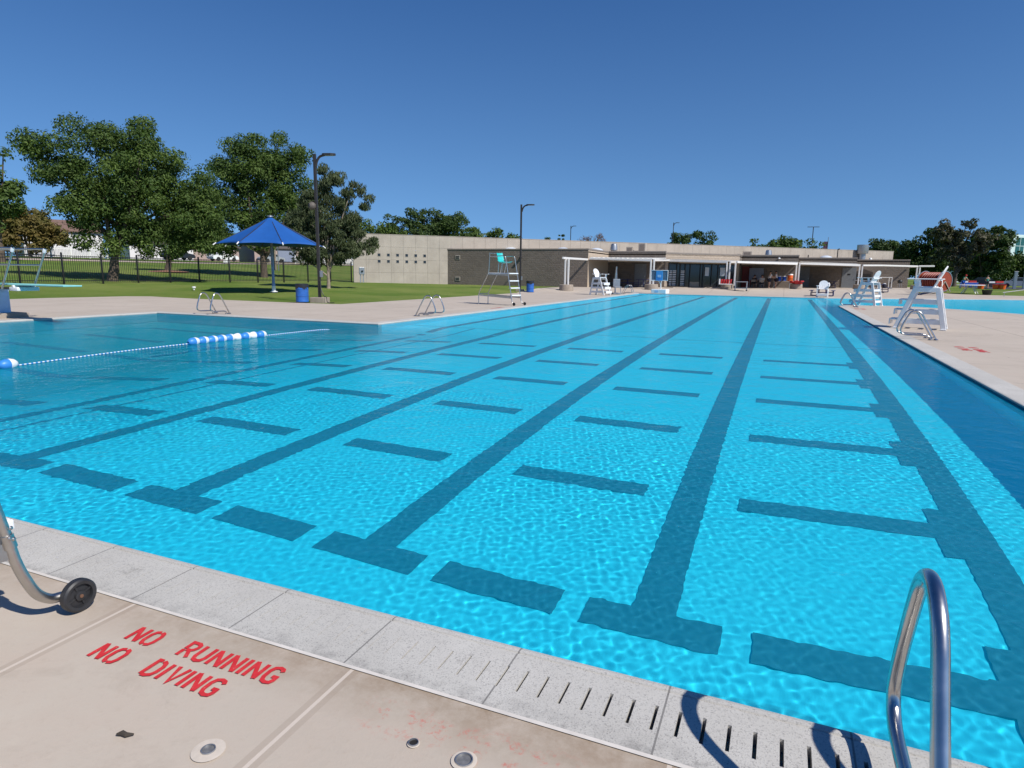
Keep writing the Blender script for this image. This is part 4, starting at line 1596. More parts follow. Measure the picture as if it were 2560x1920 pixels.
def word_mesh(lines, h, wsc, lead, stroke):
    mb = MB()
    zc = 0
    for li, (text, x0) in enumerate(lines):
        x, y = x0, -li * lead
        for ch in text:
            for st in LET.get(ch, []):
                P = [Vector((x + px * h * wsc, y + py * h, 0)) for px, py in st]
                L, Rr = [], []
                for i, p in enumerate(P):
                    if i == 0: d = P[1] - P[0]
                    elif i == len(P) - 1: d = P[-1] - P[-2]
                    else: d = (P[i] - P[i - 1]).normalized() + (P[i + 1] - P[i]).normalized()
                    d = d.normalized()
                    s = Vector((-d.y, d.x, 0)) * stroke / 2
                    if 0 < i < len(P) - 1:
                        s *= 1 / max(.6, s.normalized().dot(Vector((-(P[i + 1] - P[i]).y, (P[i + 1] - P[i]).x, 0)).normalized()))
                    L.append(p + s)
                    Rr.append(p - s)
                zc += 1
                z = zc * .00004
                for i in range(len(P) - 1):
                    mb.quad(*[(q.x, q.y, z) for q in (Rr[i], Rr[i + 1], L[i + 1], L[i])])
            x += ADV[ch] * h * wsc
    return mb


nr = word_mesh([('NO  RUNNING', .0), ('NO  DIVING', -.02)], .088, .82, .138, .0165).build('painted_lettering', M['redpaint'])
nr.location = (-2.405, 1.622, .0045)
nr.scale = (1.11, 1.03, 1)
nr.rotation_euler = (0, 0, R(1.0))
tag(nr, 'bright red NO RUNNING NO DIVING stencil on the near deck', 'lettering', 'red warning words painted on the deck')
for (x, y, rz, lb) in ((3.95, 17.2, -PI / 2, 'small red warning words on the right deck below the rails'),
                       (3.6, 36.0, -PI / 2, 'faint red warning words on the right deck near the wing'),
                       (-11.3, 24.9, PI / 2, 'faint red warning words on the left deck before the teal chair')):
    c = nr.copy()
    COL.objects.link(c)
    c.location = (x, y, .0045)
    c.rotation_euler = (0, 0, rz)
    c['label'] = lb
    c.scale = (1.5, 1.9, 1)

# sockets and a scrap on the near deck
def socket(x, y, r, halo, label, plug):
    root = empty('deck_socket', (x, y, .004), 0, label, 'socket', 'round anchor sockets in the near deck')
    MB().lathe([(halo, .0004), (r * 1.25, .0016), (r * 1.08, .0016)], 28).build('grout_ring', M['grout'], root)
    MB().lathe([(r * 1.08, .0012), (r * 1.06, .006), (r * .92, .006), (r * .90, -.0005)], 28).build('metal_ring', M['galv'], root)
    MB().disc((0, 0, .0006), r * .93, 26).build('cup', M[plug], root)
    return root


M['grout'] = simple('pale_grout', (.56, .49, .41), .9, 0, .1, 30)
M['grey_plug'] = simple('grey_socket_plug', (.20, .20, .20), .5, .3, .3, 50)
socket(-.995, 1.588, .016, .021, 'small dark socket between the faded red marks', 'dark')
socket(-.81, 1.588, .027, .042, 'large ringed socket at the bottom edge near the faded marks', 'grey_plug')
socket(-1.578, 1.298, .021, .052, 'grey plugged socket in a pale grout patch below the lettering', 'grey_plug')
sc = MB()
sc.tube([(-.028, 0, .004), (-.012, .006, .007), (.006, .002, .006), (.026, .012, .004)], [.004, .009, .008, .003], 8)
so_ = sc.build('leaf_scrap', simple('dry_dark_scrap', (.05, .04, .03), .9))
so_.location = (-1.878, 1.232, .004)
so_.rotation_euler = (0, 0, R(12))
tag(so_, 'dark scrap of dry leaf lying on the near deck', 'debris')
# ------------------------------------------------------------------ iron fence along the lawn
FL = [Vector((-41.75, 16.5)), Vector((-40.85, 36)), Vector((-37.75, 50.55))]
fpts = []
for a, b in zip(FL[:-1], FL[1:]):
    k = max(1, round((b - a).length / 2.3))
    fpts += [a + (b - a) * j / k for j in range(k)]
fpts.append(FL[-1])
fence = empty('iron_fence', (0, 0, 0), 0, 'long black iron picket fence between the lawn and the trees', 'fence')
for i, p in enumerate(fpts):
    z = zg(p.x, p.y)
    MB().box((p.x - .045, p.y - .045, z - .1), (p.x + .045, p.y + .045, z + 1.86), .008).lathe([(.06, z + 1.86), (.05, z + 1.9), (0, z + 1.93)], 8, Matrix.Translation((p.x, p.y, 0))).build('post', M['black_iron'], fence)
    if i + 1 < len(fpts):
        q = fpts[i + 1]
        zq = zg(q.x, q.y)
        mb = MB()
        for h in (.18, 1.52, 1.70): mb.beam((p.x, p.y, z + h), (q.x, q.y, zq + h), .03, .045)
        k = 19
        for j in range(1, k):
            t = j / k
            x, y, zz = p.x + (q.x - p.x) * t, p.y + (q.y - p.y) * t, z + (zq - z) * t
            mb.beam((x, y, zz + .08), (x, y, zz + 1.76), .019, .019, 0, (1, 0, 0))
        mb.build('picket_panel', M['black_iron'], fence)

# ------------------------------------------------------------------ trees
def tree(name, label, x, y, lobes, leaf, mat, trunk_r=.3, bark='bark', n_clump=120, n_leaf=90, clump_r=.75, seed=1, group=None, dens=1.0,
         upright=0.0, limbs=9, z=None, split=.28, cat='tree', slim=.45):
    """lobes: (right, up, radius) in metres as seen from the pool, depth is added"""
    rg = np.random.default_rng(seed)
    z = zg(x, y) - .03 if z is None else z
    root = empty(name, (x, y, z), math.atan2(-x, y), label, cat, group)
    vol = np.array([l[2] ** 1.75 for l in lobes])
    vol /= vol.sum()
    pick = rg.choice(len(lobes), n_clump, p=vol)
    cs = []
    maxr = max(l[2] for l in lobes)
    for i in pick:
        lx, lz, lr = lobes[i][:3]
        d = rg.normal(size=3)
        d /= np.linalg.norm(d)
        rr = max(0, lr - clump_r * .45) * rg.uniform(.02, 1.06) ** .5
        ly = lobes[i][3] if len(lobes[i]) > 3 else rg.uniform(-.45, .45) * (maxr - lr)
        cs.append((lx + d[0] * rr, ly + d[1] * rr, lz + d[2] * rr))
    cs = np.array(cs)
    ctone = rg.normal(0, .22, len(cs))
    crad = clump_r * rg.uniform(.6, 1.25, len(cs))
    P, Nn, T = [], [], []
    for c, t, r in zip(cs, ctone, crad):
        k = int(n_leaf * (r / clump_r) ** 2)
        d = rg.normal(size=(k, 3))
        d /= np.linalg.norm(d, axis=1)[:, None]
        d[:, 2] *= .72
        P.append(c + d * (r * rg.uniform(.35, 1.08, k) ** .6)[:, None])
        nn = d + rg.normal(0, .55, (k, 3)) + np.array([0, 0, .35])
        Nn.append(nn / np.linalg.norm(nn, axis=1)[:, None])
        T.append(np.clip(.45 + t + rg.normal(0, .22, k), 0, 1))
    P, Nn, T = np.concatenate(P), np.concatenate(Nn), np.concatenate(T)
    k = len(P)
    a = np.cross(Nn, rg.normal(size=(k, 3)))
    if upright > 0:
        a = a * (1 - upright) + np.array([0, 0, 1.0]) * upright + (P - cs.mean(0)) * .12 * upright
        Nn = np.cross(a, rg.normal(size=(k, 3)))
        Nn /= np.linalg.norm(Nn, axis=1)[:, None]
    a /= np.linalg.norm(a, axis=1)[:, None]
    b = np.cross(Nn, a)
    s = leaf * rg.uniform(.6, 1.3, k)[:, None]
    V = np.stack([P - a * s, P + b * s * slim + Nn * s * .12, P + a * s, P - b * s * slim + Nn * s * .12], 1).reshape(-1, 3)
    F = np.arange(4 * k).reshape(-1, 4)
    o = big_mesh('crown', V, F, mat, False)
    at = o.data.attributes.new('tone', 'FLOAT', 'FACE')
    at.data.foreach_set('value', T.astype(np.float32))
    o.parent = root
    # trunk and limbs
    lo = min(l[1] - l[2] for l in lobes)
    zc = sum(l[1] * v for l, v in zip(lobes, vol))
    xc = sum(l[0] * v for l, v in zip(lobes, vol))
    fork = max(lo * .9, zc * split)
    mb = MB()
    tr = smooth_path([(0, 0, -.25), (.02, 0, .12), (xc * .08 + .03, .02, fork * .55), (xc * .15, -.02, fork), (xc * .5, .05, (fork + zc) / 2), (xc * .9, 0, zc), (xc, 0, zc + maxr * .6)], 4)
    L = len(tr)
    mb.tube(tr, [trunk_r * (1.35 if i == 0 else 1.2 if i < 3 else 1) * (1 - .85 * i / L) for i in range(L)], 10)
    order = rg.permutation(len(cs))[:limbs]
    for i in order:
        c = cs[i]
        s0 = Vector(tr[int(L * rg.uniform(.42, .7))])
        e = Vector(c)
        mid = s0.lerp(e, .5) + Vector((rg.normal(0, .2), rg.normal(0, .2), .25 * (e - s0).length * rg.uniform(-.2, .5)))
        pp = smooth_path([s0, mid, e], 4)
        mb.tube(pp, [trunk_r * .42 * (1 - .8 * q / len(pp)) for q in range(len(pp))], 6)
    mb.build('trunk', M[bark], root)
    return root


def px_lobes(bx, by, sc, L, k=1.0):
    return [((a - bx) / sc * k, (by - b) / sc, r / sc * (1 + k) / 2) for a, b, r in L]


def crown(w, h, lo, rg, n=9):
    """generic lobes: crown width w, tree height h, crown bottom lo"""
    out = [(0, (h + lo) / 2, min(w / 2, (h - lo) / 2) * .8)]
    for i in range(n):
        a = rg.uniform(-1, 1)
        r = w * rg.uniform(.13, .23)
        u = rg.uniform(0, 1) ** .8
        lim = math.sqrt(max(.05, 1 - (2 * u - 1.05) ** 2))
        out.append((a * (w / 2 - r) * min(1, lim + .15), lo + r * .8 + u * (h - lo - r * 1.7), r))
    out.append((rg.uniform(-.2, .2) * w, h - w * .12, w * .12))
    return out


tree('ash_tree', 'broad dark green tree behind the fence, biggest on the left', -43.4, 30.9,
     px_lobes(238, 704, 35.5, [(290, 465, 135), (165, 425, 75), (95, 402, 38), (340, 366, 50), (395, 405, 48), (462, 500, 62), (430, 575, 62), (205, 555, 50), (335, 592, 52),
                               (338, 328, 18), (240, 378, 62), (122, 462, 42), (355, 312, 9), (425, 365, 16), (440, 365, 8), (260, 345, 26), (180, 350, 26), (490, 560, 34), (150, 520, 30), (250, 600, 34), (480, 445, 30), (380, 480, 85), (240, 500, 90), (330, 430, 95), (420, 530, 70), (300, 560, 70), (190, 470, 70), (455, 520, 60), (180, 605, 28), (400, 622, 34), (470, 605, 32), (330, 632, 30), (240, 625, 26), (495, 525, 40), (500, 470, 26), (495, 580, 34)], .90),
     .108, M['leaf_a'], .42, n_clump=460, n_leaf=200, clump_r=.82, seed=3, group='shade trees beyond the fence', limbs=16)
tree('ash_tree', 'dark green tree behind the umbrella, with blue sky showing through', -46.6, 48.6,
     px_lobes(645, 693, 25.4, [(640, 440, 68), (560, 440, 40), (580, 545, 50), (645, 385, 36), (745, 408, 36), (700, 500, 62), (765, 470, 36), (620, 575, 48), (600, 395, 34), (725, 590, 38),
                               (705, 365, 20), (555, 520, 40), (540, 430, 22), (635, 358, 12), (712, 352, 10), (560, 600, 28), (770, 540, 34), (690, 420, 40), (540, 585, 24), (650, 520, 85), (600, 470, 60), (700, 440, 60), (640, 580, 60), (740, 530, 50), (525, 560, 30), (528, 500, 28), (520, 605, 26), (560, 620, 30)], .93),
     .13, M['leaf_a'], .42, n_clump=390, n_leaf=175, clump_r=.87, seed=5, group='shade trees beyond the fence', limbs=16)
tree('maple_tree', 'smaller brown trunked tree on a mulch ring beyond the fence', -54.0, 44.0,
     px_lobes(419, 679, 26, [(440, 575, 45), (400, 580, 30), (490, 595, 36), (525, 610, 26), (385, 600, 22), (450, 610, 32), (505, 570, 22)]), .2, M['leaf_b'], .36, n_clump=85, n_leaf=70, clump_r=.7, seed=6,
     group='shade trees beyond the fence', limbs=8)
MB().lathe([(1.9, -.02), (1.5, .05), (.4, .12), (0, .12)], 24, Matrix.Translation((-54.0, 44.0, zg(-54, 44)))).build('mulch_ring', M['mulch'], kind='structure')
tree('pine_tree', 'leaning pine with sparse upright boughs on the lawn behind the lamp post', -30.05, 37.5,
     px_lobes(821, 720, 34.5, [(765, 560, 40), (742, 602, 30), (800, 600, 42), (828, 520, 40), (838, 462, 24), (875, 492, 20), (905, 482, 13), (926, 500, 9), (880, 556, 26), (872, 618, 32),
                               (912, 618, 24), (934, 602, 12), (795, 640, 28), (850, 642, 24), (818, 438, 13), (785, 500, 20), (840, 430, 10), (890, 470, 10), (915, 520, 12), (895, 585, 20), (862, 450, 9), (940, 612, 10), (800, 560, 45), (790, 630, 45), (850, 580, 45), (772, 520, 28), (858, 520, 30), (822, 480, 28), (880, 630, 28), (755, 640, 24)]),
     (.13), M['leaf_pine'], .16, 'bark_pale', n_clump=520, n_leaf=75, clump_r=.36, seed=8, limbs=26, upright=.55, split=.22, slim=.26)
tree('shade_tree', 'green tree cut off by the left edge above the bronze tree', -67.3, 37.3,
     px_lobes(-25, 660, 27, [(-25, 500, 70), (30, 525, 36), (12, 398, 12), (-40, 440, 40), (25, 480, 28), (-60, 560, 50)], .78), .22, M['leaf_a'], .4, n_clump=90, n_leaf=75, clump_r=.9, seed=9, limbs=8)
tree('bronze_tree', 'low bronze leaved tree at the left edge behind the fence', -78.5, 46.5,
     px_lobes(70, 645, 22, [(70, 570, 50), (10, 570, 50), (120, 580, 38), (45, 540, 32), (-20, 575, 42), (105, 545, 26), (150, 600, 26), (20, 605, 34), (95, 610, 30)], .82), .2, M['leaf_br'], .25, n_clump=190, n_leaf=90, clump_r=.75, seed=10, limbs=8)
far = [('green dome shaped tree nearest the left end of the concrete wall', -77.6, 112.6, 12.1, 11.5, 'leaf_a'), ('largest round tree above the concrete wall', -71.3, 121.4, 15.4, 13.8, 'leaf_b'),
       ('dark upright tree right behind the largest round one', -62.1, 113.7, 12.9, 6.5, 'leaf_b'), ('small tree in the gap right of the large round tree', -64.7, 128.9, 11.8, 7.2, 'leaf_a'),
       ('low pale green tree just left of the short armed lamp post', -56.1, 126.9, 11.1, 9.8, 'leaf_a'), ('tip of a bush left of the two cypresses over the roof', -51.7, 145, 9.8, 3.0, 'leaf_b'),
       ('loose tree touching the single arm lamp post behind the roof', -21.8, 146.7, 10.8, 5.4, 'leaf_b'), ('peaked tree right of the single arm lamp post', -16.6, 143.4, 11.0, 7.8, 'leaf_b'),
       ('wide tree behind the roof left of the two arm lamp post', -.7, 155.4, 10.6, 16.4, 'leaf_a'), ('tree top left of the round exhaust tower', 16.5, 172.9, 6.8, 5.8, 'leaf_b'),
       ('paired tree crown right of the round exhaust tower', 19.4, 163.8, 10.2, 9.2, 'leaf_b'), ('dense dark tree at the right end of the building', 22.5, 131.0, 10.4, 9.4, 'leaf_b'),
       ('dark tree right of the sparse grey one', 34.7, 148.3, 11.2, 9.0, 'leaf_b'), ('low green trees at the right edge below the glass tower', 42.1, 158.0, 7.0, 14.5, 'leaf_a'),
       ('dark tree filling the gap behind the building right end', 26.9, 167.3, 7.2, 9.5, 'leaf_b'), ('dark low tree behind the parked cars on the right', 33.5, 150, 6.3, 12, 'leaf_b'),
       ('dark low tree behind the silver pair of posts', 50.5, 163, 6.0, 13, 'leaf_b')]
for i, (lb, x, y, zt, w, mt) in enumerate(far):
    rg = np.random.default_rng(100 + i)
    g = zg(x, y)
    h = zt - g
    tree('distant_tree', lb, x, y, crown(w * (1.6 if i < 5 else 1.28), h, h * .12, rg, 20 if i < 5 else 15), .30, M[mt], .3, n_clump=int(40 + 12 * w), n_leaf=62, clump_r=1.0, seed=200 + i, group='trees behind the building', limbs=5)
tree('grey_tree', 'sparse grey brown tree with sky gaps, tallest at the right', 25.0, 122.0, crown(10.2, 11.0, 2.6, np.random.default_rng(55), 14), .26, M['leaf_grey'], .42, n_clump=120, n_leaf=58, clump_r=.72, seed=56, limbs=26)
for x, lb in ((-49.6, 'left of two thin cypress tips over the roof'), (-48.6, 'right of two thin cypress tips over the roof')):
    tree('cypress', lb, x, 146.2, [(0, 4 + k * .9, .5 - .06 * k) for k in range(7)], .2, M['leaf_b'], .12, n_clump=40, n_leaf=40, clump_r=.4, seed=int(-x * 10), limbs=2, group='cypress pair over the roof')
tree('dry_tree', 'bare pinkish dry tree crown over the roof', -39.2, 139.4, [(-1.9, 8.6, 1.4), (-2.5, 8.0, 1.0), (1.6, 8.4, 1.5), (.9, 9.4, .9), (2.6, 8.0, .9), (0, 7, 1.4)], .26, M['leaf_dead'], .25, n_clump=44, n_leaf=22, clump_r=.6, seed=61, limbs=30, slim=.14)

# ------------------------------------------------------------------ houses and white fences on the far left
def house(x, y, w, d, h, ridge, wall, roof, label, rz=0, parts=(), z=None):
    z = zg(x, y) if z is None else z
    root = empty('house', (x, y, z), rz, label, 'house', 'houses across the street')
    mb = MB().box((-w / 2, -d / 2, -.4), (w / 2, d / 2, h))
    mb.add([(-w / 2, -d / 2, h), (-w / 2, d / 2, h), (-w / 2, 0, h + ridge)], [(0, 1, 2)])
    mb.add([(w / 2, -d / 2, h), (w / 2, d / 2, h), (w / 2, 0, h + ridge)], [(0, 2, 1)])
    mb.build('wall', M[wall], root)
    r = MB()
    e = .35
    for s in (-1, 1):
        sl = Vector((0, s * d / 2, -ridge)).normalized()
        a = Vector((0, s * d / 2, h)) + sl * e
        t = Vector((0, 0, .12))
        lo = [Vector((-w / 2 - .3, 0, h + ridge)), Vector((w / 2 + .3, 0, h + ridge)), Vector((w / 2 + .3, a.y, a.z)), Vector((-w / 2 - .3, a.y, a.z))]
        hi = [p + t for p in lo]
        r.add(lo + hi, [(0, 1, 2, 3), (7, 6, 5, 4), (0, 4, 5, 1), (1, 5, 6, 2), (2, 6, 7, 3), (3, 7, 4, 0)])
    r.build('roof', M[roof], root)
    for nm, mt, x0, x1, z0, z1 in parts:
        o = MB().box((x0, -d / 2 - .06, z0), (x1, -d / 2 - .001, z1)).build(nm, M[mt], root)
        if nm == 'window': MB().box((x0 + .08, -d / 2 - .075, z0 + .08), (x1 - .08, -d / 2 - .0605, z1 - .08)).build('pane', M['glass_dark'], o)
    return root


HR = R(68)
house(-93, 59.0, 9, 7, 3.6, 1.5, 'house_white', 'roof_red', 'cream house with a window behind the bronze tree', HR, (('window', 'vinyl', -2.6, -1.2, 1.0, 2.4), ('window', 'vinyl', 2.0, 3.0, 1.0, 2.3)))
house(-94, 46.0, 10, 7, 2.8, 1.4, 'house_white', 'roof', 'white house half hidden at the left edge', HR, (('window', 'vinyl', -1, .6, 1.0, 2.2),))
house(-92, 73.0, 9, 7, 2.5, 1.3, 'house_white', 'roof', 'white house behind the smaller brown trunked tree', HR, (('window', 'vinyl', -2.6, -1.4, .9, 2.0), ('door', 'house_grey', 0, 1.0, 0, 2.0)))
house(-94, 85.0, 8, 7, 2.5, 1.2, 'house_tan', 'roof', 'tan house left of the umbrella pole', HR, (('window', 'vinyl', -1.6, -.4, .9, 2.0),))
house(-90, 97.0, 11, 7, 2.7, .9, 'house_tan', 'roof', 'tan house with grey garage door behind the umbrella', HR, (('garage_door', 'house_grey', -1.0, 2.4, .2, 2.3),))
house(-86.5, 107.0, 9, 6, 2.4, 1.7, 'house_white', 'roof', 'white gabled house behind the lamp post and pine', HR, (('window', 'vinyl', -1.0, .4, .9, 2.0),))


def white_fence(a, b, h, label, gap):
    root = empty('white_fence', (0, 0, 0), 0, label, 'fence', 'white fences across the path')
    a, b = Vector(a), Vector(b)
    L = (b - a).length
    k = max(1, round(L / 2.4))
    for i in range(k + 1):
        p = a + (b - a) * i / k
        z = zg(p.x, p.y)
        MB().box((p.x - .065, p.y - .065, z - .1), (p.x + .065, p.y + .065, z + h + .12), .01).build('post', M['vinyl'], root)
        if i < k:
            q = a + (b - a) * (i + 1) / k
            zq = zg(q.x, q.y)
            mb = MB()
            for hh in (.22, h - .15): mb.beam((p.x, p.y, z + hh), (q.x, q.y, zq + hh), .04, .09)
            m_ = int(2.4 / gap)
            for j in range(m_):
                t = (j + .5) / m_
                x, y, zz = p.x + (q.x - p.x) * t, p.y + (q.y - p.y) * t, z + (zq - z) * t
                mb.beam((x, y, zz + .06), (x, y, zz + h), .022, .09, 0, (1, 0, 0))
            mb.build('fence_panel', M['vinyl'], root)
    return root


white_fence((-80.5, 36), (-80.5, 57), 1.15, 'white picket fence across the path at the far left', .17)
white_fence((-80.8, 92), (-80.6, 110), 1.25, 'white vinyl fence in front of the gabled house', .11)

def pole_thing(name, x, y, h, r, mat, label, cat):
    return tag(MB().tube([(x, y, zg(x, y) - .1), (x, y, zg(x, y) + h)], r, 10).build(name, M[mat], None), label, cat)


pole_thing('utility_pole', -58.8, 63.3, 9.5, .16, 'bark_pale', 'wooden utility pole right of the umbrella pole', 'pole')
pole_thing('steel_pole', -57.8, 62.8, 8.5, .06, 'galv', 'thin steel pole beside the wooden utility pole', 'pole')
ws = empty('marker_sign', (-72, 68.2, zg(-72, 68.2)), R(45), 'white upright banner sign beyond the fence left of the umbrella', 'sign')
MB().box((-.42, -.06, .1), (.42, .06, 1.75), .03).build('sign_panel', M['vinyl'], ws)
MB().box((-.3, -.05, -.1), (-.2, .05, .1)).box((.2, -.05, -.1), (.3, .05, .1)).build('leg', M['galv'], ws)
sp_ = empty('sprinkler_riser', (-32.87, 28.51, zg(-32.87, 28.51)), 0, 'tiny white capped riser in the lawn left of the umbrella shadow', 'sprinkler')
sp_.scale = (.7, .7, .8)
MB().lathe([(.07, 0), (.07, .16), (.0, .16)], 12).build('pipe', M['white_plastic'], sp_)
MB().lathe([(.0, .15), (.15, .15), (.16, .2), (.15, .26), (0, .27)], 16).build('cap', M['white_plastic'], sp_)


def car(x, y, rz, paint, label, tall=1.48, group='parked cars'):
    root = empty('parked_car', (x, y, zg(x, y) + .02), rz, label, 'car', group)
    side = [(-2.2, .35), (-2.25, .7), (-2.1, .9), (-1.5, .97), (-1.0, tall - .08), (-.3, tall), (.5, tall - .03), (1.15, 1.0), (2.0, .85), (2.2, .6), (2.2, .32), (1.75, .3), (1.6, .55), (1.1, .55), (.95, .3), (-.95, .3), (-1.1, .55), (-1.6, .55), (-1.75, .3)]
    T = Matrix(((1, 0, 0, 0), (0, 0, 1, 0), (0, 1, 0, 0), (0, 0, 0, 1)))
    mb = MB().prism(side[::-1], -.85, .85, T)
    mb.build('body', M[paint], root)
    for s in (-1, 1):
        gl = MB()
        gl.add([(-1.25, s * .856, 1.0), (-.93, s * .856, tall - .13), (-.3, s * .856, tall - .07), (.45, s * .856, tall - .10), (.95, s * .856, 1.02)], [(0, 1, 2, 3, 4) if s < 0 else (4, 3, 2, 1, 0)])
        gl.build('window', M['glass_dark'], root)
    MB().add([(1.12, -.72, 1.03), (1.12, .72, 1.03), (.55, .68, tall - .06), (.55, -.68, tall - .06)], [(0, 1, 2, 3)]).build('windscreen', M['glass_dark'], root)
    for sx in (-1.35, 1.35):
        for s in (-1, 1):
            MB().lathe([(0, .09), (.2, .09), (.22, .1), (.32, .1), (.335, .06), (.335, -.1), (0, -.1)], 18, TM((sx, s * .78, .335), (0, s, 0))).build('wheel', M['tyre'], root)
    for s in (-1, 1):
        MB().box((2.17, s * .6 - .16, .62), (2.215, s * .6 + .16, .74)).build('headlight', M['vinyl'], root)
    return root


car(-82.3, 69.0, R(80), 'car_dark', 'dark parked car between the tree trunks beyond the fence')
car(-82.5, 77.5, R(80), 'car_white', 'pale parked car left of the white banner sign')
car(-82.5, 88.0, R(80), 'car_silver', 'silver parked car behind the tree trunk near the umbrella')
car(27.6, 117.5, R(170), 'car_dark', 'dark parked car behind the two people in green', 1.5)
car(31.8, 116.5, R(172), 'car_silver', 'silver parked car right of the people in green', 1.5)
car(36.4, 115.0, R(175), 'car_white', 'white parked car behind the silver car row', 1.6)
car(41.2, 114.2, R(170), 'car_dark', 'dark parked car right of the pair of grey posts', 1.6)
car(46.6, 113.4, R(170), 'car_dark', 'dark parked car at the right frame edge', 1.5)

gb = empty('glass_building', (78, 286, -4), R(38), 'pale green building with big green windows at the right edge', 'building')
MB().box((-30, 0, -4), (30, 14, 13.6), .1).build('wall', M['pale_green'], gb)
MB().box((-6.5, -.6, 13.6), (14, 12, 21.2), .1).build('tower', M['pale_green'], gb)
for k in range(4):
    w = MB().box((-4.3 + k * 4.4, -.66, 14.3), (-.4 + k * 4.4, -.601, 20.2)).build('window', M['glass_green'], gb)
    MB().box((-2.42 + k * 4.4, -.70, 14.3), (-2.28 + k * 4.4, -.661, 20.2)).build('glazing_bar', M['pale_green'], w)
    MB().box((-4.3 + k * 4.4, -.69, 17.2), (-.4 + k * 4.4, -.6605, 17.35)).build('glazing_bar', M['pale_green'], w)
MB().box((-9.0, -1.2, 14.6), (-7.0, 1.0, 21.0), .1).build('fin', M['grey_door'], gb)

# ------------------------------------------------------------------ picnic tables, coolers and other things under the canopies
def picnic(label):
    root = empty('picnic_table', (0, 0, 0), 0, label, 'picnic table', 'blue picnic tables')
    MB().box((-.92, -.39, .715), (.92, .39, .755), .02).build('table_top', M['navy'], root)
    for s in (-1, 1):
        MB().box((-.92, s * .78 - .14, .42), (.92, s * .78 + .14, .455), .015).build('bench', M['navy'], root)
    for x in (-.62, .62):
        mb = MB()
        mb.tube(smooth_path([(x, -.78, .42), (x, -.80, .1), (x, -.72, .03), (x, 0, .03), (x, .72, .03), (x, .80, .1), (x, .78, .42)], 4), .03, 8)
        mb.tube([(x, -.25, .72), (x, -.30, .03)], .03, 8).tube([(x, .25, .72), (x, .30, .03)], .03, 8)
        mb.tube([(x, -.78, .28), (x, .78, .28)], .022, 8)
        mb.build('leg_frame', M['navy'], root)
    return root


t0 = picnic('blue picnic table behind the low white armchair on the far deck')
t0.location = (2.95, 57.6, zg(2.95, 57.6))
t0.rotation_euler = (0, 0, R(84))
for x, y, rz, lb in ((-14.3, 60.9, .3, 'blue picnic table under the left canopy behind the pool lift'), (-12.2, 61.6, 1.2, 'blue picnic table under the left canopy beside the block pier'),
                     (4.6, 80.5, .2, 'blue picnic table in shade before the grey door with sign'), (8.9, 74.0, 1.45, 'blue picnic table in the sun right of the sunlit lifeguard chair')):
    copy_thing(t0, (x, y, zg(x, y)), rz, lb)
jug = empty('water_jug', (3.35, 57.6, zg(3, 57.6) + .755), 0, 'white jug standing on the picnic table by the low armchair', 'jug')
MB().lathe([(0.001, 0), (.1, 0), (.11, .03), (.11, .22), (.05, .28), (.05, .33), (0, .34)], 14).build('body', M['white_plastic'], jug)

def cooler(x, y, z, mat, label, r=.2, h=.52):
    root = empty('drink_cooler', (x, y, z), 0, label, 'cooler', 'round drink coolers')
    MB().lathe([(0.001, 0), (r * .9, 0), (r, .03), (r, h * .45), (r * 1.02, h * .46), (r, h * .48), (r, h * .86)], 20).build('body', M[mat], root)
    MB().lathe([(r * 1.04, h * .84), (r * 1.05, h * .92), (r * .9, h), (0.001, h)], 20).build('lid', M['white_plastic'], root)
    MB().box((-.02, -r - .05, .08), (.02, -r + .01, .12)).build('tap', M['white_plastic'], root)
    return root


ft = empty('folding_table', (-.15, 72.6, .3), R(4), 'folding table carrying three round coolers', 'table')
MB().box((-.95, -.37, .70), (.95, .37, .74), .01).build('table_top', M['unit'], ft)
for sx in (-.75, .75):
    MB().tube([(sx, -.3, .7), (sx, -.3, 0)], .018, 8).tube([(sx, .3, .7), (sx, .3, 0)], .018, 8).tube([(sx, -.3, .2), (sx, .3, .2)], .014, 8).build('leg', M['galv'], ft)
cooler(-.42, 72.5, 1.04, 'blue_bright', 'left of two round blue coolers on the folding table')
cooler(.05, 72.5, 1.04, 'blue_bright', 'right of two round blue coolers, next to the orange one')
cooler(.60, 72.5, 1.04, 'orange', 'orange round cooler with white lid on the folding table', .25, .72)
wb = empty('whiteboard', (-2.75, 73.9, .3), R(4), 'tall white board on a stand behind the seated people', 'whiteboard')
MB().box((-.72, -.02, .75), (.72, .02, 2.05), .01).build('board', M['house_grey'], wb)
for sx in (-.62, .62): MB().box((sx - .03, -.3, 0), (sx + .03, .3, .05)).box((sx - .02, .02, .05), (sx + .02, .06, 2.0)).build('leg', M['galv'], wb)

ct = empty('utility_cart', (-3.55, 62.4, zg(-3.5, 62.4)), R(8), 'pale grey utility cart with wheels right of the red bench', 'cart')
MB().box((-.55, -.32, .80), (.55, .32, .86), .015).build('cart_top', M['galv'], ct)
MB().box((-.5, -.28, .22), (.5, .28, .26)).build('shelf', M['galv'], ct)
for sx in (-.5, .5):
    for sy in (-.27, .27):
        MB().box((sx - .025, sy - .025, .1), (sx + .025, sy + .025, .8)).build('leg', M['galv'], ct)
        MB().lathe([(0, .03), (.05, .03), (.06, 0), (.05, -.03), (0, -.03)], 12, TM((sx, sy, .06), (0, 1, 0))).build('caster', M['rubber'], ct)
rb = empty('rescue_tube_box', (-4.9, 62.65, zg(-4.9, 62.6) + .47), R(5), 'white crate packed with red rescue tubes on the middle footing', 'crate')
MB().box((-.62, -.16, 0), (-.50, .16, .5)).box((-.5, -.16, 0), (.55, .16, .06)).build('crate', M['vinyl'], rb)
for k in range(5): MB().tube(smooth_path([(-.42 + k * .2, -.05, .08), (-.40 + k * .2, -.07, .3), (-.36 + k * .2, -.03, .46)], 4), .085, 10).build('rescue_tube', M['red'], rb)
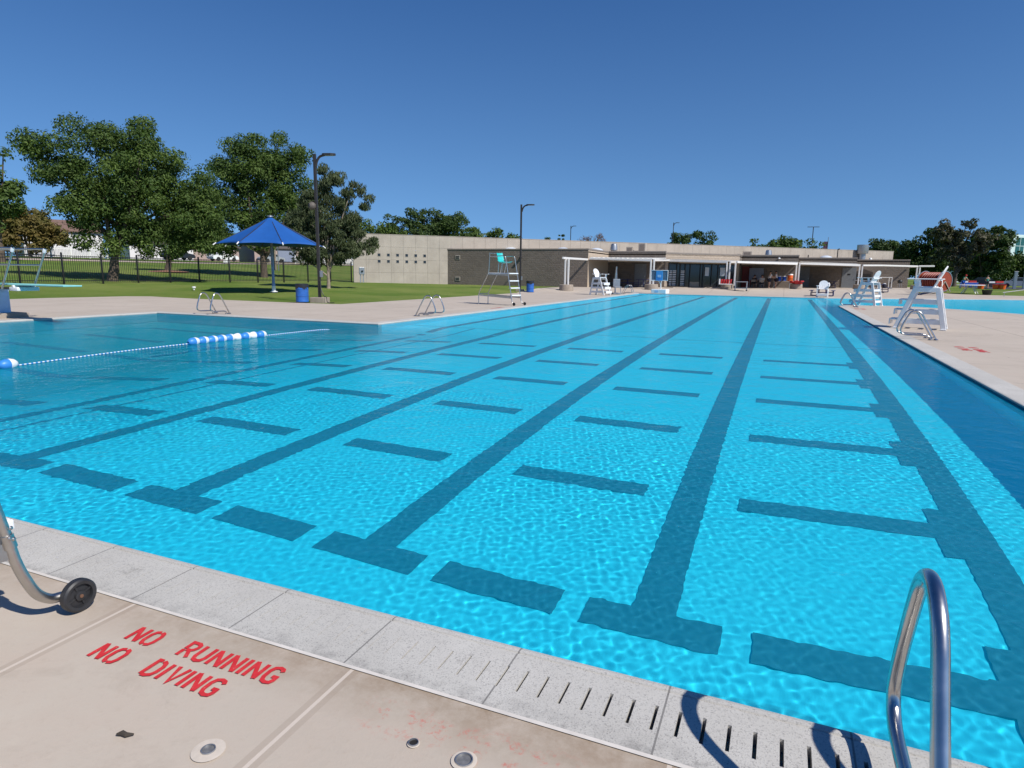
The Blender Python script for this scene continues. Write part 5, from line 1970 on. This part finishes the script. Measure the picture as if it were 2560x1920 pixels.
rp = empty('life_vest_pile', (1.2, 70.0, .3 + .47), R(10), 'heap of red life vests on the post footing near the orange cooler', 'life vests')
for k in range(7):
    a = k * .9
    Tm = Matrix.Translation((.4 * math.cos(a) * (.4 + .1 * k), .3 * math.sin(a), .08 + .03 * k)) @ Matrix.Rotation(a, 4, 'Z') @ Matrix.Rotation(.25 * math.sin(k), 4, 'Y')
    MB().box((-.34, -.2, -.07), (.34, .2, .07), .05, Tm).build('vest', M['red'], rp)

# floating basketball hoop at the far edge
hp = empty('basketball_hoop', (-9.15, 52.75, .004), R(-8), 'poolside basketball hoop with clear backboard and white base', 'basketball hoop')
MB().box((-.62, -.45, 0), (.62, .45, .36), .05).build('base', M['white_plastic'], hp)
MB().box((-.3, -.458, .1), (-.02, -.4505, .26)).build('base_logo', M['stand_blue'], hp)
MB().tube([(0, .1, .3), (0, .05, .8)], .05, 10).tube([(0, .05, .75), (-.3, -.1, 1.25)], .035, 8).tube([(0, .05, .75), (.12, -.1, 1.25)], .035, 8).build('post', M['white_steel'], hp)
fr = MB()
x0, x1, z0, z1 = -.75, .62, 1.05, 1.85
fr.tube([(x0, -.2, z0), (x1, -.2, z0), (x1, -.2, z1), (x0, -.2, z1), (x0, -.2, z0)], .035, 8)
fr.build('backboard_frame', M['white_plastic'], hp)
MB().box((x0, -.21, z0), (x1, -.195, z1)).build('backboard', simple('smoky_acrylic', (.13, .17, .22), .45), hp)
MB().box((-.34, -.245, z0 - .02), (.22, -.212, z1 - .05), .02).build('target_panel', simple('light_blue_panel', (.06, .32, .68), .4), hp)
MB().box((-.2, -.26, z0 + .25), (.08, -.246, z0 + .45)).build('target_square', M['stand_blue'], hp)
MB().lathe([(.23, 0), (.245, .012), (.23, .024), (.215, .012), (.23, 0)], 24, Matrix.Translation((-.06, -.5, 1.12))).build('rim', M['blue_bright'], hp)

lf = empty('pool_lift', (-11.7, 48.2, .004), R(-60), 'grey disabled access pool lift with seat beside the far left chair', 'pool lift')
MB().box((-.35, -.3, 0), (.35, .3, .12), .03).tube([(-.2, 0, .1), (-.25, 0, 1.0)], .04, 8).build('base', M['grey_plastic'], lf)
MB().tube(smooth_path([(-.3, 0, .9), (-.2, 0, 1.5), (-.05, 0, 1.95), (0, 0, 2.05)], 4), .05, 10).tube([(.15, 0, 1.0), (-.02, 0, 1.9)], .03, 8).build('mast', M['galv'], lf)
MB().box((.1, -.27, .5), (.6, .27, .58), .03).box((.08, -.27, .55), (.16, .27, 1.15), .03).build('seat', M['grey_plastic'], lf)
MB().tube([(.55, -.2, .5), (.65, -.2, .12)], .025, 8).tube([(.55, .2, .5), (.65, .2, .12)], .025, 8).build('foot_rest', M['alu'], lf)

wf = empty('ball_goal', (10.6, 84.0, .3), R(10), 'small white tube goal standing before the last bay', 'goal')
MB().tube([(-.7, 0, 0), (-.7, 0, 1.25), (.7, 0, 1.25), (.7, 0, 0)], .05, 8).tube([(.5, .3, 0), (.5, .3, 1.2)], .04, 8).build('frame', M['white_steel'], wf)
bp = empty('backpack', (9.25, 73.3, zg(9.2, 73.3) + .455), R(20), 'dark backpack standing on the sunny picnic bench', 'bag')
MB().lathe([(0.001, 0), (.17, 0), (.2, .08), (.19, .32), (.12, .44), (0.001, .47)], 14).build('body', M['cloth_dark'], bp)
MB().lathe([(.13, .40), (.14, .43), (.1, .47), (0.001, .49)], 12).build('flap', M['cloth_white'], bp)
kg = empty('kettle_grill', (13.0, 90.3, .3), 0, 'black kettle grill at the right end of the building', 'grill')
MB().lathe([(0.001, .55), (.2, .6), (.28, .72), (.28, .8), (.2, .95), (.03, 1.0), (.03, 1.04), (0, 1.04)], 18).build('kettle', M['rubber'], kg)
for a in (0.3, 2.4, 4.5): MB().tube([(.16 * math.cos(a), .16 * math.sin(a), .6), (.3 * math.cos(a), .3 * math.sin(a), 0)], .015, 6).build('leg', M['galv'], kg)

# lane rope reel with red floats on the right lawn
M['reel_disc'] = simple('orange_disc', (.28, .05, .02), .45, 0, .3, 6)
rl = empty('lane_rope_reel', (12.75, 69.6, zg(12.75, 69.6)), R(-50), 'big reel wound with orange red lane floats behind the nearest white chair', 'reel')
for k in range(7):
    y = -.78 + k * .24
    MB().lathe([(.35, -.11), (.72, -.1), (.80, -.04), (.80, .04), (.72, .1), (.35, .11), (.35, -.11)], 30, TM((y, 0, .98), (1, 0, 0))).build('float_coil', M['reel_red'], rl)
for s in (-1, 1):
    MB().lathe([(.02, -.02), (.86, -.02), (.88, 0), (.86, .02), (.02, .02)], 30, TM((s * .97, 0, .98), (1, 0, 0))).build('end_disc', M['reel_disc'], rl)
    MB().beam((s * 1.04, 0, .98), (s * 1.04, -.75, .05), .06, .06).beam((s * 1.04, 0, .98), (s * 1.04, .75, .05), .06, .06).build('stand', M['unit'], rl)
for s in (-1, 1):
    MB().lathe([(.86, -.03), (.92, -.03), (.92, .03), (.86, .03), (.86, -.03)], 30, TM((s * .985, 0, .98), (1, 0, 0))).build('disc_rim', M['galv'], rl)
MB().tube([(1.0, -.3, 1.15), (1.25, -.55, .5)], .035, 8).build('crank', M['white_steel'], rl)

# party things on the far right lawn
rt = empty('round_table', (15.1, 67.6, zg(15.1, 67.6)), 0, 'white round table on splayed legs at the edge of the right lawn', 'table')
MB().lathe([(0.001, .70), (1.05, .70), (1.08, .73), (1.05, .76), (0.001, .76)], 32).build('table_top', M['white_plastic'], rt)
for k in range(4):
    a = k * PI / 2 + .4
    MB().beam((.2 * math.cos(a), .2 * math.sin(a), .7), (.75 * math.cos(a), .75 * math.sin(a), 0), .06, .05).build('leg', M['cork'], rt)
pt = empty('planter', (16.1, 66.5, zg(16.1, 66.5)), 0, 'dark tub at the lawn edge right of the white round table', 'planter')
MB().lathe([(0.001, 0), (.30, 0), (.38, .36), (.40, .40), (.36, .40), (.33, .33), (0.001, .33)], 20).build('tub', M['dark_bronze'], pt)
for x, y, lb in ((22.9, 97.6, 'leftmost red tub on the far right lawn'), (24.4, 97.3, 'middle red tub on the far right lawn'), (25.0, 97.0, 'rightmost red tub on the far right lawn')):
    q = empty('red_tub', (x, y, zg(x, y)), 0, lb, 'tub', 'red tubs on the far lawn')
    MB().lathe([(0.001, 0), (.30, 0), (.38, .52), (.35, .52), (.31, .1), (0, .1)], 18).build('tub', M['orange'], q)
    MB().lathe([(.34, .52), (.42, .53), (.42, .56), (0.001, .6)], 18).build('lid', M['red'], q)
for x, y, lb in ((22.4, 101.5, 'folding table with blue cloth beside the left person in green'), (25.2, 101.0, 'folding table with pale red things right of the people in green')):
    q = empty('party_table', (x, y, zg(x, y)), .1, lb, 'table', 'party tables on the far lawn')
    MB().box((-1.0, -.4, .70), (1.0, .4, .74)).build('table_top', M['white_plastic'], q)
    MB().box((-1.0, -.42, .25), (1.0, -.401, .72)).build('cloth', M['cloth_blue'] if x < 24 else M['cloth_dark'], q)
    MB().box((-.8, -.25, .74), (-.1, .25, .92), .05).build('bundle', M['cloth_white'], q)
    MB().box((.0, -.25, .74), (.85, .2, .98), .05).build('bundle', M['cloth_red'], q)
    for sx in (-.85, .85): MB().box((sx - .02, -.35, 0), (sx + .02, .35, .7)).build('leg', M['galv'], q)
for x, lb in ((28.2, 'left of the two grey posts on the far right lawn'), (29.25, 'right of the two grey posts on the far right lawn')):
    q = empty('grey_post', (x, 104.5, .28), 0, lb, 'post', 'pair of grey posts on the far right lawn')
    MB().box((-.17, -.17, 0), (.17, .17, 2.25), .03).build('post', M['galv'], q)
    MB().box((-.2, -.2, 2.25), (.2, .2, 2.31), .02).build('cap', M['white_steel'], q)
rx = empty('red_cooler', (13.5, 70.5, zg(13.5, 70.5)), .2, 'dark red box cooler on the lawn beside the float reel', 'cooler')
MB().box((-.38, -.22, 0), (.38, .22, .34), .03).build('body', simple('dark_red_plastic', (.20, .02, .015), .5), rx)
MB().box((-.40, -.24, .34), (.40, .24, .40), .02).build('lid', M['vinyl'], rx)
wl = empty('work_light', (14.3, 72.0, zg(14.3, 72)), R(200), 'white lamp head on a thin tripod beside the float reel', 'lamp')
for a in (0, 2.1, 4.2): MB().tube([(0, 0, .55), (.34 * math.cos(a), .34 * math.sin(a), 0)], .018, 6).build('leg', M['dark_bronze'], wl)
MB().box((-.2, -.09, .55), (.2, .09, .92), .05).build('lamp_head', M['white_plastic'], wl)
# sloped handrails by the wing's far shore
for k, (x, y) in enumerate(((17.6, 64.0), (18.6, 61.9))):
    q = empty('ramp_handrail', (x, y, zg(x, y)), R(-6), ('upper' if k == 0 else 'lower') + ' long sloping steel handrail at the right edge', 'handrail', 'ramp rails at the right edge')
    MB().tube([(-1.0, 0, .35), (5.2, 0, 1.5)], .03, 8).build('rail', M['white_steel'], q)
    for s in (-.9, 1.2, 3.2, 5.1): MB().tube([(s, 0, 0), (s, 0, .37 + (s + .9) * .185)], .022, 8).build('post', M['alu'], q)

# ------------------------------------------------------------------ people
def person(loc, rz, label, pose, shirt, shorts, hat=None):
    """pose: dict of joint -> (x, y, z); facing +x"""
    root = empty('person', loc, rz, label, 'person')
    J = pose
    E = [('pelvis', 'waist'), ('waist', 'chest'), ('chest', 'neck'), ('neck', 'head0'), ('head0', 'head'), ('head', 'crown')]
    for s in 'LR':
        E += [('chest', 'sh' + s), ('sh' + s, 'el' + s), ('el' + s, 'wr' + s), ('wr' + s, 'pa' + s), ('pelvis', 'hi' + s), ('hi' + s, 'kn' + s), ('kn' + s, 'an' + s), ('an' + s, 'to' + s)]
    rad = {'pelvis': .145, 'waist': .13, 'chest': .15, 'neck': .06, 'head0': .075, 'head': .10, 'crown': .07}
    for s in 'LR':
        rad.update({'sh' + s: .062, 'el' + s: .042, 'wr' + s: .028, 'pa' + s: .034, 'hi' + s: .09, 'kn' + s: .06, 'an' + s: .04, 'to' + s: .036})
    J = dict(J)
    for s in 'LR':
        d = (Vector(J['wr' + s]) - Vector(J['el' + s])).normalized()
        J['pa' + s] = tuple(Vector(J['wr' + s]) + d * .07)
        J['to' + s] = tuple(Vector(J['an' + s]) + Vector((.17, 0, -.03)))
    J['head0'] = tuple(Vector(J['neck']).lerp(Vector(J['head']), .5))
    J['crown'] = tuple(Vector(J['head']) + (Vector(J['head']) - Vector(J['neck'])).normalized() * .09)

    def skin(name, joints, edges, rr, mat, grow=0):
        idx = {k: i for i, k in enumerate(joints)}
        me = bpy.data.meshes.new(name)
        vs = [J[k] for k in joints]
        me.from_pydata(vs, [(idx[a], idx[b]) for a, b in edges], [])
        o = bpy.data.objects.new(name, me)
        COL.objects.link(o)
        o.parent = root
        me.materials.append(mat)
        mod = o.modifiers.new('skin', 'SKIN')
        for i, k in enumerate(joints):
            r = rr[k] + grow
            me.skin_vertices[0].data[i].radius = (r, r)
        me.skin_vertices[0].data[0].use_root = True
        o.modifiers.new('smooth', 'SUBSURF').levels = 1
        o.modifiers['smooth'].render_levels = 2
        return o
    fe = []
    for s in 'LR':
        d = (Vector(J['pa' + s]) - Vector(J['wr' + s])).normalized()
        sd = d.cross(Vector((0, 0, 1)))
        sd = sd.normalized() if sd.length > .1 else Vector((1, 0, 0))
        for q, (o_, L) in enumerate(((-.03, .085), (-.01, .095), (.01, .09), (.03, .07))):
            a, b = 'f%s%da' % (s, q), 'f%s%db' % (s, q)
            J[a] = tuple(Vector(J['pa' + s]) + sd * o_ + d * .03)
            J[b] = tuple(Vector(J['pa' + s]) + sd * o_ * 1.2 + d * (.03 + L * .8) + Vector((0, 0, -.015)))
            rad[a], rad[b] = .010, .008
            fe += [('pa' + s, a), (a, b)]
        J['t' + s] = tuple(Vector(J['wr' + s]) + sd * -.06 + d * .06)
        rad['t' + s] = .010
        fe += [('wr' + s, 't' + s)]
    names = ['pelvis'] + [k for k in J if k != 'pelvis']
    skin('body', names, E + fe, rad, M['skin'])
    sn = ['waist', 'pelvis', 'chest', 'shL', 'shR', 'elL', 'elR']
    ses = [('pelvis', 'waist'), ('waist', 'chest'), ('chest', 'shL'), ('chest', 'shR'), ('shL', 'mL'), ('shR', 'mR')]
    for s in 'LR':
        J['m' + s] = tuple(Vector(J['sh' + s]).lerp(Vector(J['el' + s]), .55))
        rad['m' + s] = .052
    skin('shirt', ['pelvis', 'waist', 'chest', 'shL', 'shR', 'mL', 'mR'], ses, rad, shirt, .018)
    for s in 'LR':
        J['q' + s] = tuple(Vector(J['hi' + s]).lerp(Vector(J['kn' + s]), .7))
        rad['q' + s] = .075
    skin('shorts', ['pelvis', 'hiL', 'hiR', 'qL', 'qR'], [('pelvis', 'hiL'), ('pelvis', 'hiR'), ('hiL', 'qL'), ('hiR', 'qR')], rad, shorts, .022)
    h = Vector(J['head'])
    up = (h - Vector(J['neck'])).normalized()
    MB().lathe([(.112, -.03), (.118, .03), (.105, .09), (.06, .13), (0.001, .14)], 16, TM(h + Vector((-.02, 0, .01)), up)).build('hair', M['hair'] if not hat else M[hat], root)
    fc = Vector((1, 0, 0)) if abs(up.x) < .9 else Vector((0, 0, -1))
    MB().lathe([(.018, 0), (.012, .02), (0, .028)], 8, TM(h + fc * .10 + Vector((0, 0, -.02)), fc)).build('nose', M['skin'], root)
    ey = MB()
    for s in (-1, 1): ey.lathe([(.011, 0), (.008, .006), (0, .008)], 8, TM(h + fc * .098 + Vector((0, s * .036, .012)), fc))
    for s in (-1, 1): ey_ = None
    ey.build('eye', M['hair'], root)
    return root


def standing(lean=0, arms='down', h=1.72):
    k = h / 1.72
    P = {'pelvis': (0, 0, .93), 'waist': (lean * .3, 0, 1.08), 'chest': (lean, 0, 1.33), 'neck': (lean * 1.3, 0, 1.48), 'head': (lean * 1.45 + .02, 0, 1.60)}
    for s, m in (('L', 1), ('R', -1)):
        P['sh' + s] = (lean, m * .19, 1.38)
        if arms == 'down':
            P['el' + s], P['wr' + s] = (lean + .02, m * .25, 1.10), (lean + .10, m * .25, .86)
        else:
            P['el' + s], P['wr' + s] = (lean + .14, m * .24, 1.14), (lean + .36, m * .16, 1.06)
        P['hi' + s], P['kn' + s], P['an' + s] = (0, m * .10, .88), (.04, m * .12, .48), (-.02 + .06 * m, m * .12, .07)
    return {a: tuple(q * k for q in b) for a, b in P.items()}


def sitting(lean=.12):
    P = {'pelvis': (0, 0, .52), 'waist': (lean * .4, 0, .68), 'chest': (lean, 0, .93), 'neck': (lean * 1.3, 0, 1.08), 'head': (lean * 1.5 + .02, 0, 1.20)}
    for s, m in (('L', 1), ('R', -1)):
        P['sh' + s], P['el' + s], P['wr' + s] = (lean, m * .19, .98), (lean + .08, m * .24, .72), (lean + .30, m * .16, .66)
        P['hi' + s], P['kn' + s], P['an' + s] = (.05, m * .10, .50), (.45, m * .13, .50), (.46, m * .13, .07)
    return P


person((-1.35, 70.6, .30), R(25), 'person in white shirt and dark shorts standing by the coolers', standing(.06, 'fwd'), M['cloth_white'], M['cloth_dark'])
person((-.72, 71.7, .30), R(195), 'person in pale shirt standing just left of the blue coolers', standing(.02, 'fwd', 1.76), M['cloth_white'], M['cloth_dark'])
for x, y, rz, lb, sh in ((-2.85, 72.0, 1.3, 'person in dark top seated before the whiteboard', 'cloth_dark'), (-2.05, 71.0, 1.5, 'person in white shirt seated with back to the pool', 'cloth_white')):
    person((x, y, .30), rz, lb, sitting(), M[sh], M['cloth_dark'])
    ch = empty('folding_chair', (x, y, .30), rz, 'folding chair under the ' + ('person in dark top' if sh == 'cloth_dark' else 'person in white shirt'), 'chair', 'folding chairs under the canopy')
    MB().box((-.2, -.21, .36), (.22, .21, .39), .01).build('seat', M['unit'], ch)
    MB().box((-.24, -.21, .6), (-.215, .21, .86), .01).build('backrest', M['unit'], ch)
    for s in (-.2, .2):
        MB().tube([(-.23, s, .9), (.22, s, 0)], .013, 6).build('leg', M['galv'], ch)
        MB().tube([(.2, s, .38), (-.24, s, 0)], .013, 6).build('leg', M['galv'], ch)
person((21.4, 99.5, .28), R(-60), 'person in green shirt and pink cap bending at the left party table', standing(.22, 'fwd', 1.75), M['cloth_green'], M['cloth_blue'], 'cloth_red')
person((24.0, 99.6, .28), R(80), 'person in green shirt and dark shorts seen from behind at the party tables', standing(.05, 'fwd', 1.72), M['cloth_green'], M['cloth_dark'])
